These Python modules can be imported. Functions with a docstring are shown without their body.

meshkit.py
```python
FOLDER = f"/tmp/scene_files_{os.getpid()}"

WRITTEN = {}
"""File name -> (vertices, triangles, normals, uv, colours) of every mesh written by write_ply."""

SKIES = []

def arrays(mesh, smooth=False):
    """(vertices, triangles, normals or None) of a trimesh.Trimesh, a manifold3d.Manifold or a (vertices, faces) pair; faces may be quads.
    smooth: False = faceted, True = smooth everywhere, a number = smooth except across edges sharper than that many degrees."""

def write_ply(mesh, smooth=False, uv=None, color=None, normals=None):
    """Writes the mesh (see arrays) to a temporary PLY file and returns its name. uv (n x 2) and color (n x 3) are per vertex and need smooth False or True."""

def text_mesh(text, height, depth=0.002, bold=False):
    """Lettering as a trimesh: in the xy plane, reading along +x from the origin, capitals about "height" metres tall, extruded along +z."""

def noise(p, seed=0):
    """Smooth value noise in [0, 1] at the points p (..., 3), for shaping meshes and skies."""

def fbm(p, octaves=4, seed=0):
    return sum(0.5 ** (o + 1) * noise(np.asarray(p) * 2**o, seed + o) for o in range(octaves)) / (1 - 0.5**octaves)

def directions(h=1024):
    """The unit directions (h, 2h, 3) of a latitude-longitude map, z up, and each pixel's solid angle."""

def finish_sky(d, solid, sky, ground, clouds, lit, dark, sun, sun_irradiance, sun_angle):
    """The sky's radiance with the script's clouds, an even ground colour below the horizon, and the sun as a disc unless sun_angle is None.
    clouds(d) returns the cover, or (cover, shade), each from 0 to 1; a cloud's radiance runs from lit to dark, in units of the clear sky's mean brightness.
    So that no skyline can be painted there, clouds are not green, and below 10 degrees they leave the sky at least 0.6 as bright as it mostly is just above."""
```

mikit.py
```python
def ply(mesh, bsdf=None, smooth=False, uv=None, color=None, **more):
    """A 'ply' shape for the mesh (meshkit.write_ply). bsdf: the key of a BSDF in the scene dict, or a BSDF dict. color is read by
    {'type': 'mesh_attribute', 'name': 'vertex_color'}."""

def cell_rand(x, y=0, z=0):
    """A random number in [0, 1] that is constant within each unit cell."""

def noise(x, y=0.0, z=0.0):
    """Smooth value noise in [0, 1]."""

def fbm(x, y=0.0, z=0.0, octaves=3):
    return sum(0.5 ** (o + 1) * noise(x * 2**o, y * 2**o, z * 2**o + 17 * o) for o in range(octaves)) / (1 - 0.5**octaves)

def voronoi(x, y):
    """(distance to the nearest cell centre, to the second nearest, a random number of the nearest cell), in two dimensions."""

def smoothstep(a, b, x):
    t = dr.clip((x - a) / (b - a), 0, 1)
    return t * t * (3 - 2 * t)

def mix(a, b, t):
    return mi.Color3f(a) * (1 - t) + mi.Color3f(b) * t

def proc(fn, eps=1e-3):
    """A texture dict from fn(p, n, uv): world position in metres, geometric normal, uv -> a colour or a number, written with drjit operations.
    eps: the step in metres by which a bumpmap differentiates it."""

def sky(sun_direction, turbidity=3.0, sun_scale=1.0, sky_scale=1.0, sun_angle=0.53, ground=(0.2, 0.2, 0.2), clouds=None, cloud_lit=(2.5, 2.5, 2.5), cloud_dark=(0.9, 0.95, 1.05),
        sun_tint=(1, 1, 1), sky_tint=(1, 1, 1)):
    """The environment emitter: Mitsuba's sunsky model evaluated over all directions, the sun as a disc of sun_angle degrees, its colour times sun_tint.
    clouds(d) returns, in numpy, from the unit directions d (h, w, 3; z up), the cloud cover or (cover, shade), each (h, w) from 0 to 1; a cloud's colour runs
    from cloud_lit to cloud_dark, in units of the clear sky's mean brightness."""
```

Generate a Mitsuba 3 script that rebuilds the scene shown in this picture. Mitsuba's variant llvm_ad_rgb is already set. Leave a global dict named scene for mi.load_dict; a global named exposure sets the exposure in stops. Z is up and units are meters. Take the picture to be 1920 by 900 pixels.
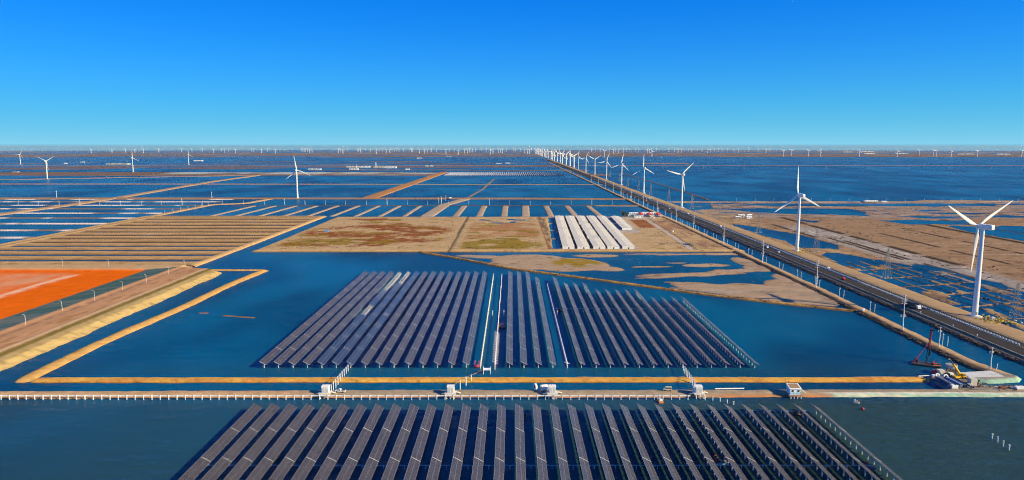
import math, random
import numpy as np
import trimesh
import drjit as dr
import mitsuba as mi
import mikit, meshkit
from mikit import proc, noise, fbm, smoothstep, mix

T = mi.ScalarTransform4f
scene, labels = {}, {}
EARTH = 6371000.0

# ------------------------------------------------------------------ camera, sky, exposure
# A drone 130 m above the salt ponds, looking due east (+y) and 7.9 degrees down.
CAM_H = 130.0
PITCH = math.radians(7.895)
scene['camera'] = {'type': 'perspective', 'fov': 73.74, 'fov_axis': 'x', 'near_clip': 1.0, 'far_clip': 120000.0,
                   'to_world': T().look_at(origin=[0, 0, CAM_H], target=[0, 100 * math.cos(PITCH), CAM_H - 100 * math.sin(PITCH)], up=[0, 0, 1]),
                   'medium': {'type': 'ref', 'id': 'haze_air'}}


def horizon_veil(d):
    """The pale band of moist air that lies along the whole horizon, thinning upwards."""
    el = np.degrees(np.arcsin(np.clip(d[..., 2], 0, 1)))
    return 0.94 * np.exp(-(el / 5.7) ** 1.5), 1.0 - np.exp(-el / 1.6)


scene['sky'] = mikit.sky((0.807, -0.377, 0.454), turbidity=3, sun_scale=1.0, sky_scale=0.47, sun_tint=(1.02, 1.06, 0.84),
                         sky_tint=(0.001, 0.74, 2.12), ground=(0.06, 0.38, 0.52), clouds=horizon_veil, cloud_lit=(1.10, 2.75, 3.6), cloud_dark=(0.42, 2.38, 3.30))
exposure = 2.3

# ------------------------------------------------------------------ materials
def rgb(*c):
    return {'type': 'rgb', 'value': [float(x) for x in c]}


def pr(c, rough=0.6, **k):
    return {'type': 'twosided', 'bsdf': {'type': 'principled', 'base_color': rgb(*c), 'roughness': rough, **k}}


M = {
    'white_paint': pr((0.80, 0.80, 0.78), 0.45), 'white_gloss': pr((0.78, 0.78, 0.76), 0.3), 'cream_roof': pr((0.53, 0.50, 0.415), 0.75), 'pylon_steel': pr((0.30, 0.28, 0.25), 0.6), 'barge_steel': pr((0.075, 0.045, 0.04), 0.8), 'far_panel': pr((0.30, 0.31, 0.33), 0.4),
    'concrete': pr((0.55, 0.53, 0.48), 0.8), 'pile_concrete': pr((0.70, 0.69, 0.65), 0.75), 'galvanised': pr((0.50, 0.51, 0.52), 0.5),
    'white_steel': pr((0.74, 0.74, 0.72), 0.5), 'dark_steel': pr((0.05, 0.045, 0.045), 0.6), 'rust_steel': pr((0.20, 0.07, 0.04), 0.8),
    'red_steel': pr((0.50, 0.03, 0.04), 0.5), 'pink_steel': pr((0.62, 0.10, 0.22), 0.5), 'orange_paint': pr((0.75, 0.22, 0.05), 0.5),
    'yellow_paint': pr((0.85, 0.48, 0.01), 0.4), 'blue_paint': pr((0.05, 0.25, 0.62), 0.5), 'light_blue': pr((0.28, 0.55, 0.80), 0.5),
    'navy': pr((0.03, 0.06, 0.16), 0.5), 'black_rubber': pr((0.02, 0.02, 0.02), 0.8), 'dark_glass': pr((0.02, 0.03, 0.04), 0.1),
    'red_roof': pr((0.55, 0.05, 0.06), 0.6), 'grey_roof': pr((0.30, 0.29, 0.28), 0.7), 'brick': pr((0.30, 0.17, 0.12), 0.8),
    'sheet_white': pr((0.78, 0.80, 0.78), 0.5), 'timber': pr((0.30, 0.20, 0.12), 0.8), 'grey_bag': pr((0.45, 0.43, 0.40), 0.9),
    'alu': pr((0.27, 0.26, 0.27), 0.4), 'backsheet': pr((0.05, 0.055, 0.07), 0.6), 'leaf_dark': pr((0.035, 0.05, 0.02), 0.8), 'leaf_yellow': pr((0.42, 0.30, 0.05), 0.9),
    'scrub_brown': pr((0.10, 0.06, 0.035), 0.9), 'bark': pr((0.10, 0.07, 0.05), 0.9), 'road_paint': pr((0.75, 0.75, 0.72), 0.6),
}
for _k, _v in M.items():
    scene[_k] = _v
scene['land'] = {'type': 'twosided', 'bsdf': {'type': 'diffuse', 'reflectance': {'type': 'mesh_attribute', 'name': 'vertex_color'}}}


def water_height(p, n, uv):
    """Wind ripples: short crested waves running up the ponds, stronger in wind lanes."""
    lane = 0.25 + 1.5 * noise(p.x * 0.011 + 3.1, p.y * 0.006 + 1.7)
    w = noise(p.x * 0.24 + 0.10 * p.y, p.y * 0.72 - 0.08 * p.x) * 0.75 + noise(p.x * 0.9, p.y * 1.7 + 0.3 * p.x, 5.0) * 0.24 + noise(p.x * 0.07 + 0.04 * p.y, p.y * 0.20 - 0.02 * p.x, 9.0) * 1.1
    return w * lane


def water_tint(p, n, uv):
    """Water body: silty grey-green in the near pond, cleaner blue in the others, with drifting patches of silt."""
    silt = smoothstep(350.0, 325.0, p.y) * (0.55 + 0.45 * smoothstep(-40.0, 190.0, p.x))
    silt = dr.clip(silt * (0.75 + 0.6 * fbm(p.x * 0.012, p.y * 0.02, 2.0)), 0, 1)
    shore = smoothstep(420.0, 374.0, p.y) * smoothstep(372.0, 378.0, p.y) * 0.45
    blue = mix((0.0005, 0.044, 0.115), (0.0005, 0.094, 0.205), smoothstep(0.28, 0.72, fbm(p.x * 0.011, p.y * 0.006, 7.0)))
    return mix(blue, (0.024, 0.056, 0.056), dr.clip(silt + shore * 0.6, 0, 1))


scene['water_body'] = {'type': 'diffuse', 'reflectance': proc(water_tint)}
scene['water_skin'] = {'type': 'bumpmap', 'arbitrary': proc(water_height, eps=0.08), 'scale': 0.44,
                       'bsdf': {'type': 'principled', 'base_color': proc(water_tint), 'roughness': 0.17, 'specular': 0.16}}
# the steep faces of the chop show the water body, the rest mirrors the sky
scene['water_surface'] = {'type': 'blendbsdf', 'weight': 0.50, 'bsdf_0': {'type': 'ref', 'id': 'water_skin'}, 'bsdf_1': {'type': 'ref', 'id': 'water_body'}}


def cell_colour(p, n, uv):
    return mix((0.030, 0.027, 0.029), (0.054, 0.049, 0.051), noise(p.x * 0.35, p.y * 0.9))


scene['solar_glass'] = {'type': 'twosided', 'bsdf': {'type': 'principled', 'base_color': proc(cell_colour), 'roughness': 0.28, 'specular': 0.36}}


scene['solar_glass_new'] = {'type': 'twosided', 'bsdf': {'type': 'principled', 'base_color': rgb(0.012, 0.026, 0.055), 'roughness': 0.2, 'specular': 0.5}}


def asphalt_colour(p, n, uv):
    g = 0.036 + 0.022 * fbm(p.x * 0.9, p.y * 0.05, 1.0) + 0.012 * noise(p.x * 3.0, p.y * 2.0)
    return mi.Color3f(g * 1.05, g, g * 1.02)


scene['asphalt'] = {'type': 'twosided', 'bsdf': {'type': 'diffuse', 'reflectance': proc(asphalt_colour)}}


# ------------------------------------------------------------------ helpers
def drop(x, y):
    """How far the round earth falls away below the camera's tangent plane."""
    return -(np.asarray(x, float) ** 2 + np.asarray(y, float) ** 2) / (2 * EARTH)


COUNT = {}


def numbered(name):
    k = COUNT.get(name, 0)
    COUNT[name] = k + 1
    return name if k == 0 else f'{name}_{k:03d}'


def tag(key, label, cat=None, group=None, kind=None):
    d = {'label': label}
    if cat: d['category'] = cat
    if group: d['group'] = group
    if kind: d['kind'] = kind
    labels[key] = d
    return key


def put(key, mesh, mat, smooth=False, tw=None, color=None):
    """One entry of the scene: a mesh (or a ready shape dict to share) at a transform."""
    d = dict(mesh) if isinstance(mesh, dict) else mikit.ply(mesh, mat, smooth=smooth, color=color)
    if isinstance(mesh, dict) and mat is not None:
        d['bsdf'] = {'type': 'ref', 'id': mat}
    if tw is not None:
        d['to_world'] = tw
    assert key not in scene, key
    scene[key] = d
    return key


def part(parent, name, mesh, mat, smooth=False, tw=None):
    return put(numbered(f'{parent}__{name}'), mesh, mat, smooth, tw)


def shape(mesh, mat, smooth=False):
    return mikit.ply(mesh, mat, smooth=smooth)


def at(x, y, z=0.0, rz=0.0):
    return T().translate([float(x), float(y), float(z + drop(x, y))]).rotate([0, 0, 1], float(rz))


def cat(ms):
    return trimesh.util.concatenate([m for m in ms if m is not None])


def box(cx, cy, cz, sx, sy, sz, rz=0.0):
    m = trimesh.creation.box((sx, sy, sz))
    if rz:
        m.apply_transform(trimesh.transformations.rotation_matrix(math.radians(rz), (0, 0, 1)))
    m.apply_translation((cx, cy, cz))
    return m


def tube(p0, p1, r0, r1=None, n=10, caps=True):
    """A tapered tube from p0 to p1."""
    p0, p1 = np.asarray(p0, float), np.asarray(p1, float)
    r1 = r0 if r1 is None else r1
    d = p1 - p0
    L = np.linalg.norm(d)
    d = d / L
    a = np.cross(d, (0.0, 0.0, 1.0) if abs(d[2]) < 0.9 else (1.0, 0.0, 0.0))
    a /= np.linalg.norm(a)
    b = np.cross(d, a)
    t = np.arange(n) / n * 2 * math.pi
    ring = np.cos(t)[:, None] * a + np.sin(t)[:, None] * b
    v = np.vstack([p0 + ring * r0, p1 + ring * r1, p0[None], p1[None]])
    f = []
    for i in range(n):
        j = (i + 1) % n
        f += [[i, j, n + j], [i, n + j, n + i]]
        if caps:
            f += [[2 * n, j, i], [2 * n + 1, n + i, n + j]]
    m = trimesh.Trimesh(v, f, process=False)
    return m


def bar(p0, p1, w, h=None):
    """A square bar from p0 to p1."""
    return tube(p0, p1, (w if h is None else (w + h) / 2) * 0.707, n=4)


def prism(pts, width, axis='x'):
    """A side profile [(along, up), ...] extruded across by width, centred."""
    from shapely.geometry import Polygon
    m = trimesh.creation.extrude_polygon(Polygon(pts), width, engine='earcut')
    v = m.vertices.copy()
    m.vertices = np.stack([v[:, 2] - width / 2, v[:, 0], v[:, 1]], 1) if axis == 'x' else np.stack([v[:, 0], v[:, 2] - width / 2, v[:, 1]], 1)
    m.fix_normals()
    return m


def N(x, y, s, seed=0, oct=4):
    x = np.asarray(x, float); y = np.asarray(y, float)
    sx, sy = s if isinstance(s, tuple) else (s, s)
    return meshkit.fbm(np.stack([x / sx, y / sy, 0 * x + 0.37], -1), oct, seed)


def ss(a, b, x):
    t = np.clip((x - a) / (b - a), 0, 1)
    return t * t * (3 - 2 * t)


def lerp(c0, c1, t):
    return np.asarray(c0, float) * (1 - t[..., None]) + np.asarray(c1, float) * t[..., None]


def grid(key, xs, ys, hfun, cfun, zmin=-0.6):
    """A height field over the lines xs by ys; what lies deep under water is left out. cfun gives each vertex its ground cover's colour."""
    X, Y = np.meshgrid(xs, ys)
    Z = hfun(X, Y)
    C = np.clip(cfun(X, Y, Z), 0.004, 0.9)
    n, m = X.shape
    idx = np.arange(n * m).reshape(n, m)
    q = np.stack([idx[:-1, :-1], idx[:-1, 1:], idx[1:, 1:], idx[1:, :-1]], -1).reshape(-1, 4)
    q = q[(Z.ravel()[q] > zmin).any(1)]
    used, inv = np.unique(q, return_inverse=True)
    q = inv.reshape(-1, 4)
    v = np.stack([X.ravel(), Y.ravel(), Z.ravel() + drop(X, Y).ravel()], -1)[used]
    f = np.vstack([q[:, [0, 1, 2]], q[:, [0, 2, 3]]])
    return put(key, trimesh.Trimesh(v, f, process=False), 'land', smooth=True, color=C.reshape(-1, 3)[used])


def lines(a, b, step):
    return np.linspace(a, b, max(2, int(round(abs(b - a) / step)) + 1))


def sweep(key, pts, prof, cfun, step=3.0, jitter=0.5, hj=0.15, seed=1, wob=0.0):
    """An earth bank: the cross profile [(offset to the right, height), ...] carried along the line pts."""
    pts = np.asarray(pts, float)
    seg = np.linalg.norm(np.diff(pts, axis=0), axis=1)
    s = np.concatenate([[0], np.cumsum(seg)])
    t = lines(0, s[-1], step)
    px, py = np.interp(t, s, pts[:, 0]), np.interp(t, s, pts[:, 1])
    dx, dy = np.gradient(px), np.gradient(py)
    k = max(1, int(6 / step))
    dx, dy = np.convolve(np.pad(dx, k, 'edge'), np.ones(2 * k + 1), 'valid'), np.convolve(np.pad(dy, k, 'edge'), np.ones(2 * k + 1), 'valid')
    L = np.hypot(dx, dy); rx, ry = dy / L, -dx / L
    off = np.array([p[0] for p in prof], float); h = np.array([p[1] for p in prof], float)
    O = off[None, :] + 0 * t[:, None]
    bend = wob * (N(t, 0 * t, 40.0, seed + 7) - 0.5) * 2
    edge = np.abs(off) / max(np.abs(off).max(), 1e-6)
    j = jitter * 2 * (N(t[:, None] + 0 * O, O, (9.0, 4.0), seed, 3) - 0.5) * edge[None, :] * np.sign(off)[None, :]
    O2 = O + j + bend[:, None]
    X, Y = px[:, None] + rx[:, None] * O2, py[:, None] + ry[:, None] * O2
    Z = h[None, :] + hj * 2 * (N(X, Y, 5.0, seed + 3, 3) - 0.5) * (h > 0.02)[None, :]
    C = np.clip(cfun(X, Y, O, Z), 0.004, 0.9)
    e = (ss(0, 4, t) * ss(s[-1], s[-1] - 4, t))[:, None]
    Z = Z * e - 0.6 * (1 - e)
    n, m = X.shape
    idx = np.arange(n * m).reshape(n, m)
    q = np.stack([idx[:-1, :-1], idx[:-1, 1:], idx[1:, 1:], idx[1:, :-1]], -1).reshape(-1, 4)
    v = np.stack([X.ravel(), Y.ravel(), (Z + drop(X, Y)).ravel()], -1)
    f = np.vstack([q[:, [0, 1, 2]], q[:, [0, 2, 3]]])
    return put(key, trimesh.Trimesh(v, f, process=False), 'land', smooth=True, color=C.reshape(-1, 3))


ORD = ['first', 'second', 'third', 'fourth', 'fifth', 'sixth', 'seventh', 'eighth', 'ninth', 'tenth', 'eleventh', 'twelfth', 'thirteenth', 'fourteenth', 'fifteenth', 'sixteenth',
       'seventeenth', 'eighteenth', 'nineteenth', 'twentieth', 'twenty-first', 'twenty-second', 'twenty-third', 'twenty-fourth', 'twenty-fifth', 'twenty-sixth', 'twenty-seventh', 'twenty-eighth',
       'twenty-ninth', 'thirtieth', 'thirty-first', 'thirty-second', 'thirty-third', 'thirty-fourth', 'thirty-fifth']
random.seed(7)

# ------------------------------------------------------------------ air
scene['haze_air'] = {'type': 'homogeneous', 'albedo': rgb(0.66, 0.85, 0.97), 'sigma_t': 1.4e-5}
HAZE_T, HAZE_B = 131.5, -165.0
scene['haze'] = {'type': 'cube', 'to_world': T().translate([0, 0, (HAZE_T + HAZE_B) / 2]).scale([46000.0, 46000.0, (HAZE_T - HAZE_B) / 2]), 'bsdf': {'type': 'null'},
                 'interior': {'type': 'ref', 'id': 'haze_air'}}
tag('haze', 'thin blue haze over the far ponds and the horizon', kind='stuff')

# ------------------------------------------------------------------ water
def sea_mesh(radius):
    rad = np.concatenate([[0.0, 60.0], np.arange(200.0, 4000.0, 200.0), np.arange(4000.0, radius + 1, 400.0)])
    nth = 120
    th = np.arange(nth) / nth * 2 * math.pi
    v = [(0.0, 0.0, 0.0)]
    for r in rad[1:]:
        for a in th:
            v.append((r * math.cos(a), r * math.sin(a), -r * r / (2 * EARTH)))
    f = [[0, 1 + i, 1 + (i + 1) % nth] for i in range(nth)]
    for k in range(len(rad) - 2):
        a0, b0 = 1 + k * nth, 1 + (k + 1) * nth
        for i in range(nth):
            j = (i + 1) % nth
            f += [[a0 + i, b0 + i, b0 + j], [a0 + i, b0 + j, a0 + j]]
    return trimesh.Trimesh(np.array(v), f, process=False)


put('water', sea_mesh(44000.0), 'water_surface', smooth=True)
tag('water', 'wind-rippled blue water of the ponds reaching to the horizon', kind='structure')

# ------------------------------------------------------------------ the land: flats, banks and dykes between the ponds
TAN, SAND, PALE, GOLD = (0.43, 0.285, 0.145), (0.50, 0.35, 0.19), (0.56, 0.44, 0.32), (0.66, 0.37, 0.085)
MUD, DARKMUD, RUST, OLIVE, GRASS = (0.30, 0.215, 0.145), (0.085, 0.06, 0.042), (0.24, 0.072, 0.022), (0.16, 0.13, 0.035), (0.36, 0.245, 0.03)
GREY, SALT = (0.36, 0.32, 0.28), (0.66, 0.58, 0.50)


def blend(c, col, t):
    return c * (1 - t[..., None]) + np.asarray(col, float) * t[..., None]


def speckle(C, X, Y, s=2.5, amp=0.35, seed=50):
    return C * (1 + amp * 2 * (N(X, Y, s, seed, 3) - 0.5))[..., None]


# --- the sand spit and the other low banks round the big pond
def c_spit(X, Y, O, Z):
    C = lerp(GOLD, (0.56, 0.27, 0.07), ss(0.4, 0.65, N(X, Y, (14, 4), 3)))
    C = blend(C, (0.60, 0.42, 0.24), ss(-0.5, -2.2, O) * 0.85)
    C = blend(C, (0.26, 0.10, 0.03), ss(0.56, 0.72, N(X, Y, (4, 2.2), 5, 3)) * ss(0.5, 3, O) * 0.75)
    C = blend(C, (0.14, 0.07, 0.03), ss(3.3, 4.2, O) * 0.8)
    return speckle(C, X, Y, (2.0, 1.2), 0.5)


sweep('embankment', [(-268.5, 366.6), (-120, 366.8), (40, 367.3), (150, 367.0), (234, 367.9)],
      [(-4.8, -0.6), (-3.7, 0.3), (-2.5, 0.95), (-0.9, 1.15), (0.6, 1.1), (2.2, 0.8), (3.3, 0.42), (4.2, 0.06), (5.2, -0.6)], c_spit, 1.2, 1.3, 0.26, 11, 0.6)
tag('embankment', 'long straight golden sand bank in front of the rear solar block', kind='structure')


def c_ldyke(X, Y, O, Z):
    C = lerp((0.60, 0.38, 0.14), (0.50, 0.28, 0.09), N(X, Y, (3, 12), 4))
    C = blend(C, (0.24, 0.12, 0.05), ss(0.52, 0.66, N(X, Y, (3, 7), 8)) * ss(0.5, -2.0, O) * 0.8)
    C = blend(C, (0.13, 0.07, 0.03), ss(-3.3, -4.6, O) * 0.8)
    return speckle(C, X, Y, (1.5, 3), 0.5)


sweep('embankment_001', [(-271, 362), (-272.5, 380), (-273.5, 437), (-266, 539), (-265, 640), (-259, 700), (-258, 706)],
      [(-5.6, -0.6), (-4.6, 0.3), (-3.0, 1.3), (-1.0, 1.7), (1.0, 1.6), (2.5, 1.0), (4.0, 0.5), (5.4, -0.6)], c_ldyke, 1.6, 1.3, 0.3, 21, 1.0)
tag('embankment_001', 'narrow golden earth dyke running back from the spit corner', kind='structure')
sweep('embankment_002', [(-352, 709), (-300, 706), (-256, 705)], [(-3, -0.6), (-1.6, 0.9), (0, 1.1), (1.6, 0.9), (3.2, -0.6)], c_ldyke, 2.0, 0.5, 0.15, 23)
tag('embankment_002', 'short thin dyke closing the far end of the long narrow pond', kind='structure')


def c_near(X, Y, O, Z):
    g = lerp((0.40, 0.31, 0.21), (0.30, 0.25, 0.19), N(X, Y, (18, 4), 2))
    o = lerp((0.56, 0.39, 0.24), (0.46, 0.28, 0.14), N(X, Y, (10, 3), 6))
    C = g * (1 - ss(-95, -125, X)[..., None]) + o * ss(-95, -125, X)[..., None]
    west = ss(104, 112, X) * ss(168, 158, X)
    C = blend(C, (0.46, 0.20, 0.08), west * ss(1.8, 3.2, O) * 0.8)
    C = blend(C, (0.62, 0.45, 0.30), ss(-2.5, -4.0, O) * 0.5)
    C = blend(C, (0.50, 0.23, 0.09), ss(2.6, 4.0, O) * 0.6)
    # green and white geotextile sheets pegged along the outer slope
    green = ss(166, 170, X) * ss(1.2, 1.7, O)
    gcol = lerp((0.30, 0.48, 0.36), (0.55, 0.58, 0.45), ss(0.45, 0.6, N(X, Y, (7, 2), 9, 2)))
    C = C * (1 - green[..., None]) + gcol * green[..., None]
    white = ss(160, 168, X) * ss(0.7, 1.0, O) * ss(2.2, 1.6, O)
    C = blend(C, (0.66, 0.66, 0.62), white * 0.85)
    C = blend(C, (0.48, 0.20, 0.07), ss(4.1, 4.6, O) * ss(0.3, 0.5, N(X, Y, 9, 14)) * 0.8)
    return speckle(C, X, Y, (2.2, 1.2), 0.5)


sweep('embankment_003', [(-340, 343.5), (-270, 344), (-225, 343), (-150, 344.0), (-60, 345.2), (120, 345.6), (330, 345.4)],
      [(-5.6, -0.6), (-4.6, 0.5), (-3.2, 1.3), (-1.5, 1.5), (0.6, 1.45), (1.4, 1.4), (2.6, 0.95), (4.0, 0.35), (5.2, -0.6)], c_near, 1.2, 1.3, 0.3, 31, 0.7)
tag('embankment_003', 'grey earth bank behind the pipe bridge, with green sheeting on its far part', kind='structure')


def c_wedge(X, Y, O, Z):
    C = lerp((0.40, 0.24, 0.10), (0.26, 0.15, 0.06), N(X, Y, (5, 5), 4))
    C = blend(C, (0.60, 0.36, 0.11), ss(0.48, 0.6, N(X, Y, 4, 9)) * 0.8)
    C = blend(C, (0.09, 0.06, 0.03), ss(2.0, 3.6, O) * 0.8)
    return speckle(C, X, Y, 1.6, 0.35)


sweep('embankment_004', [(-112, 826), (-82, 800), (-50, 769), (0, 713), (83, 654), (161, 593.5), (218, 556), (276, 524)],
      [(-4.4, -0.6), (-3.2, 0.5), (-1.6, 1.2), (0.0, 1.45), (1.6, 1.2), (3.2, 0.5), (4.6, -0.6)], c_wedge, 2.0, 1.1, 0.35, 41, 1.2)
tag('embankment_004', 'crooked brown dyke slanting along the back of the rear solar block', kind='structure')


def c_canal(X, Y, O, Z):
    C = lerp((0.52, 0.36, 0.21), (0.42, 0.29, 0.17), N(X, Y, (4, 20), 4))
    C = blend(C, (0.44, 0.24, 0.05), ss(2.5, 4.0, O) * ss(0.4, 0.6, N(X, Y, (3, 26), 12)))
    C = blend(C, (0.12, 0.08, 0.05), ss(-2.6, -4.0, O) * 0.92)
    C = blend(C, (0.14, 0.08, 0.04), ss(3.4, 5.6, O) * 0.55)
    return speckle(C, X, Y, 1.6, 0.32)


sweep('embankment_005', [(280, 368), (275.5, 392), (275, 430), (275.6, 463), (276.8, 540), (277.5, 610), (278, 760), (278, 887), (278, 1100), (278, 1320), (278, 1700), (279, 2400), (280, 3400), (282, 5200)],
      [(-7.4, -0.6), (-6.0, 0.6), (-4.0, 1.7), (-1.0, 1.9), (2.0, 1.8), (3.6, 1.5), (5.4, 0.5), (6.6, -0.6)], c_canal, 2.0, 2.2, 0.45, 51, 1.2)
tag('embankment_005', 'canal dyke with a dirt track and a line of utility poles', kind='structure')


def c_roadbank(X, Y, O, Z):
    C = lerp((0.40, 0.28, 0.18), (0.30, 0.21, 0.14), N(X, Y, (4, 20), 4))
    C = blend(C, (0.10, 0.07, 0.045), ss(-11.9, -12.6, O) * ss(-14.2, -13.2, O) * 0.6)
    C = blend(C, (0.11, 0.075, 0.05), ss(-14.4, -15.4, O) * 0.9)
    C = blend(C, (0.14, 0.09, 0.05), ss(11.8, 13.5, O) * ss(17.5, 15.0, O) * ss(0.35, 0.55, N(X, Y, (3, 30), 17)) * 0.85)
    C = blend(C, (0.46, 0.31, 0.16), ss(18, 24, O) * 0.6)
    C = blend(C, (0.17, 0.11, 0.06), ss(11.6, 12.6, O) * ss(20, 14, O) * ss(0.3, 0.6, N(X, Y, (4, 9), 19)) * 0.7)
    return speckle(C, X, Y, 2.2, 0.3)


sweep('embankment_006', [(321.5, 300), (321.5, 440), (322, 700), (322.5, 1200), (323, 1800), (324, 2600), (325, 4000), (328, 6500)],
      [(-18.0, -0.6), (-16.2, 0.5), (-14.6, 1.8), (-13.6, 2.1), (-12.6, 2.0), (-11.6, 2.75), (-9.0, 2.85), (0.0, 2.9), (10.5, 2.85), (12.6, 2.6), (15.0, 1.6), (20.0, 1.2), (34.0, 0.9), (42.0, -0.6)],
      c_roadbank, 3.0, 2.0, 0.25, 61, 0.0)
tag('embankment_006', 'broad causeway of brown earth that carries the road', kind='structure')


def ribbon(key, x0, x1, y0, y1, z, mat):
    """A flat strip of road laid along the causeway."""
    ys = np.concatenate([np.arange(y0, min(y1, 3000), 25.0), np.arange(3000, y1, 100.0), [y1]]) if y1 > 3000 else np.concatenate([np.arange(y0, y1, 25.0), [y1]])
    cx = np.interp(ys, [300, 440, 700, 1200, 1800, 2600, 4000, 6500], [-1.0, -0.5, 0, 0.5, 1, 2, 3, 6])
    v = np.concatenate([np.stack([x0 + cx, ys, z + drop(x0, ys)], 1), np.stack([x1 + cx, ys, z + drop(x1, ys)], 1)])
    n = len(ys)
    i = np.arange(n - 1)
    f = np.vstack([np.stack([i, n + i, n + i + 1], 1), np.stack([i, n + i + 1, i + 1], 1)])
    return trimesh.Trimesh(v, f, process=False)


put('road', ribbon('road', 310.8, 333.4, 305, 6400, 3.18, 'asphalt'), 'asphalt')
tag('road', 'dark asphalt causeway road running straight to the horizon', kind='structure')
put('road_marking', cat([ribbon('m', 311.5, 311.75, 305, 2600, 3.19, ''), ribbon('m', 332.4, 332.65, 305, 2600, 3.19, ''), ribbon('m', 324.4, 324.6, 305, 2600, 3.19, '')]), 'road_paint')
tag('road_marking', 'white edge lines painted on the causeway road', kind='structure')


# --- the bank with the orange basin
XB = np.concatenate([lines(-640, -390, 5.0), lines(-388, -286, 1.5)])
YB = lines(366, 727, 2.4)


def bank_line(X):
    return np.interp(X, [-700, -385.5, -349, -344, -312, -298, -280], [-700, -385.5, -363.3, -357, -324.5, -300, -282])


def h_bank(X, Y):
    w = 6 * (N(X, Y, (30, 22), 3) - 0.5) + 3.0 * (N(X, Y, (9, 6), 5, 3) - 0.5)
    xx = bank_line(X + w * ss(-318, -298, X))
    p = np.interp(xx, [-700, -386, -384, -364, -361, -357, -350, -344, -330, -326, -322, -318, -306, -300, -292],
                  [0.45, 0.45, 0.6, 4.6, 4.9, 4.5, 4.4, 4.9, 4.7, 5.2, 4.9, 4.2, 2.1, 0.5, -1.2])
    end = ss(700, 684, Y + 0.35 * (X + 300))
    low = np.interp(X, [-700, -350, -340], [0.8, 1.0, -0.8])
    far = ss(701, 706, Y) * ss(-345, -352, X)
    p = p * (1 - far) + far * 2.4
    inside = np.where(X < -352, 1.0, end)
    return p * inside + low * (1 - inside) + 0.35 * (N(X, Y, 4, 9, 3) - 0.5) * ss(-385, -360, X)


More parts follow.
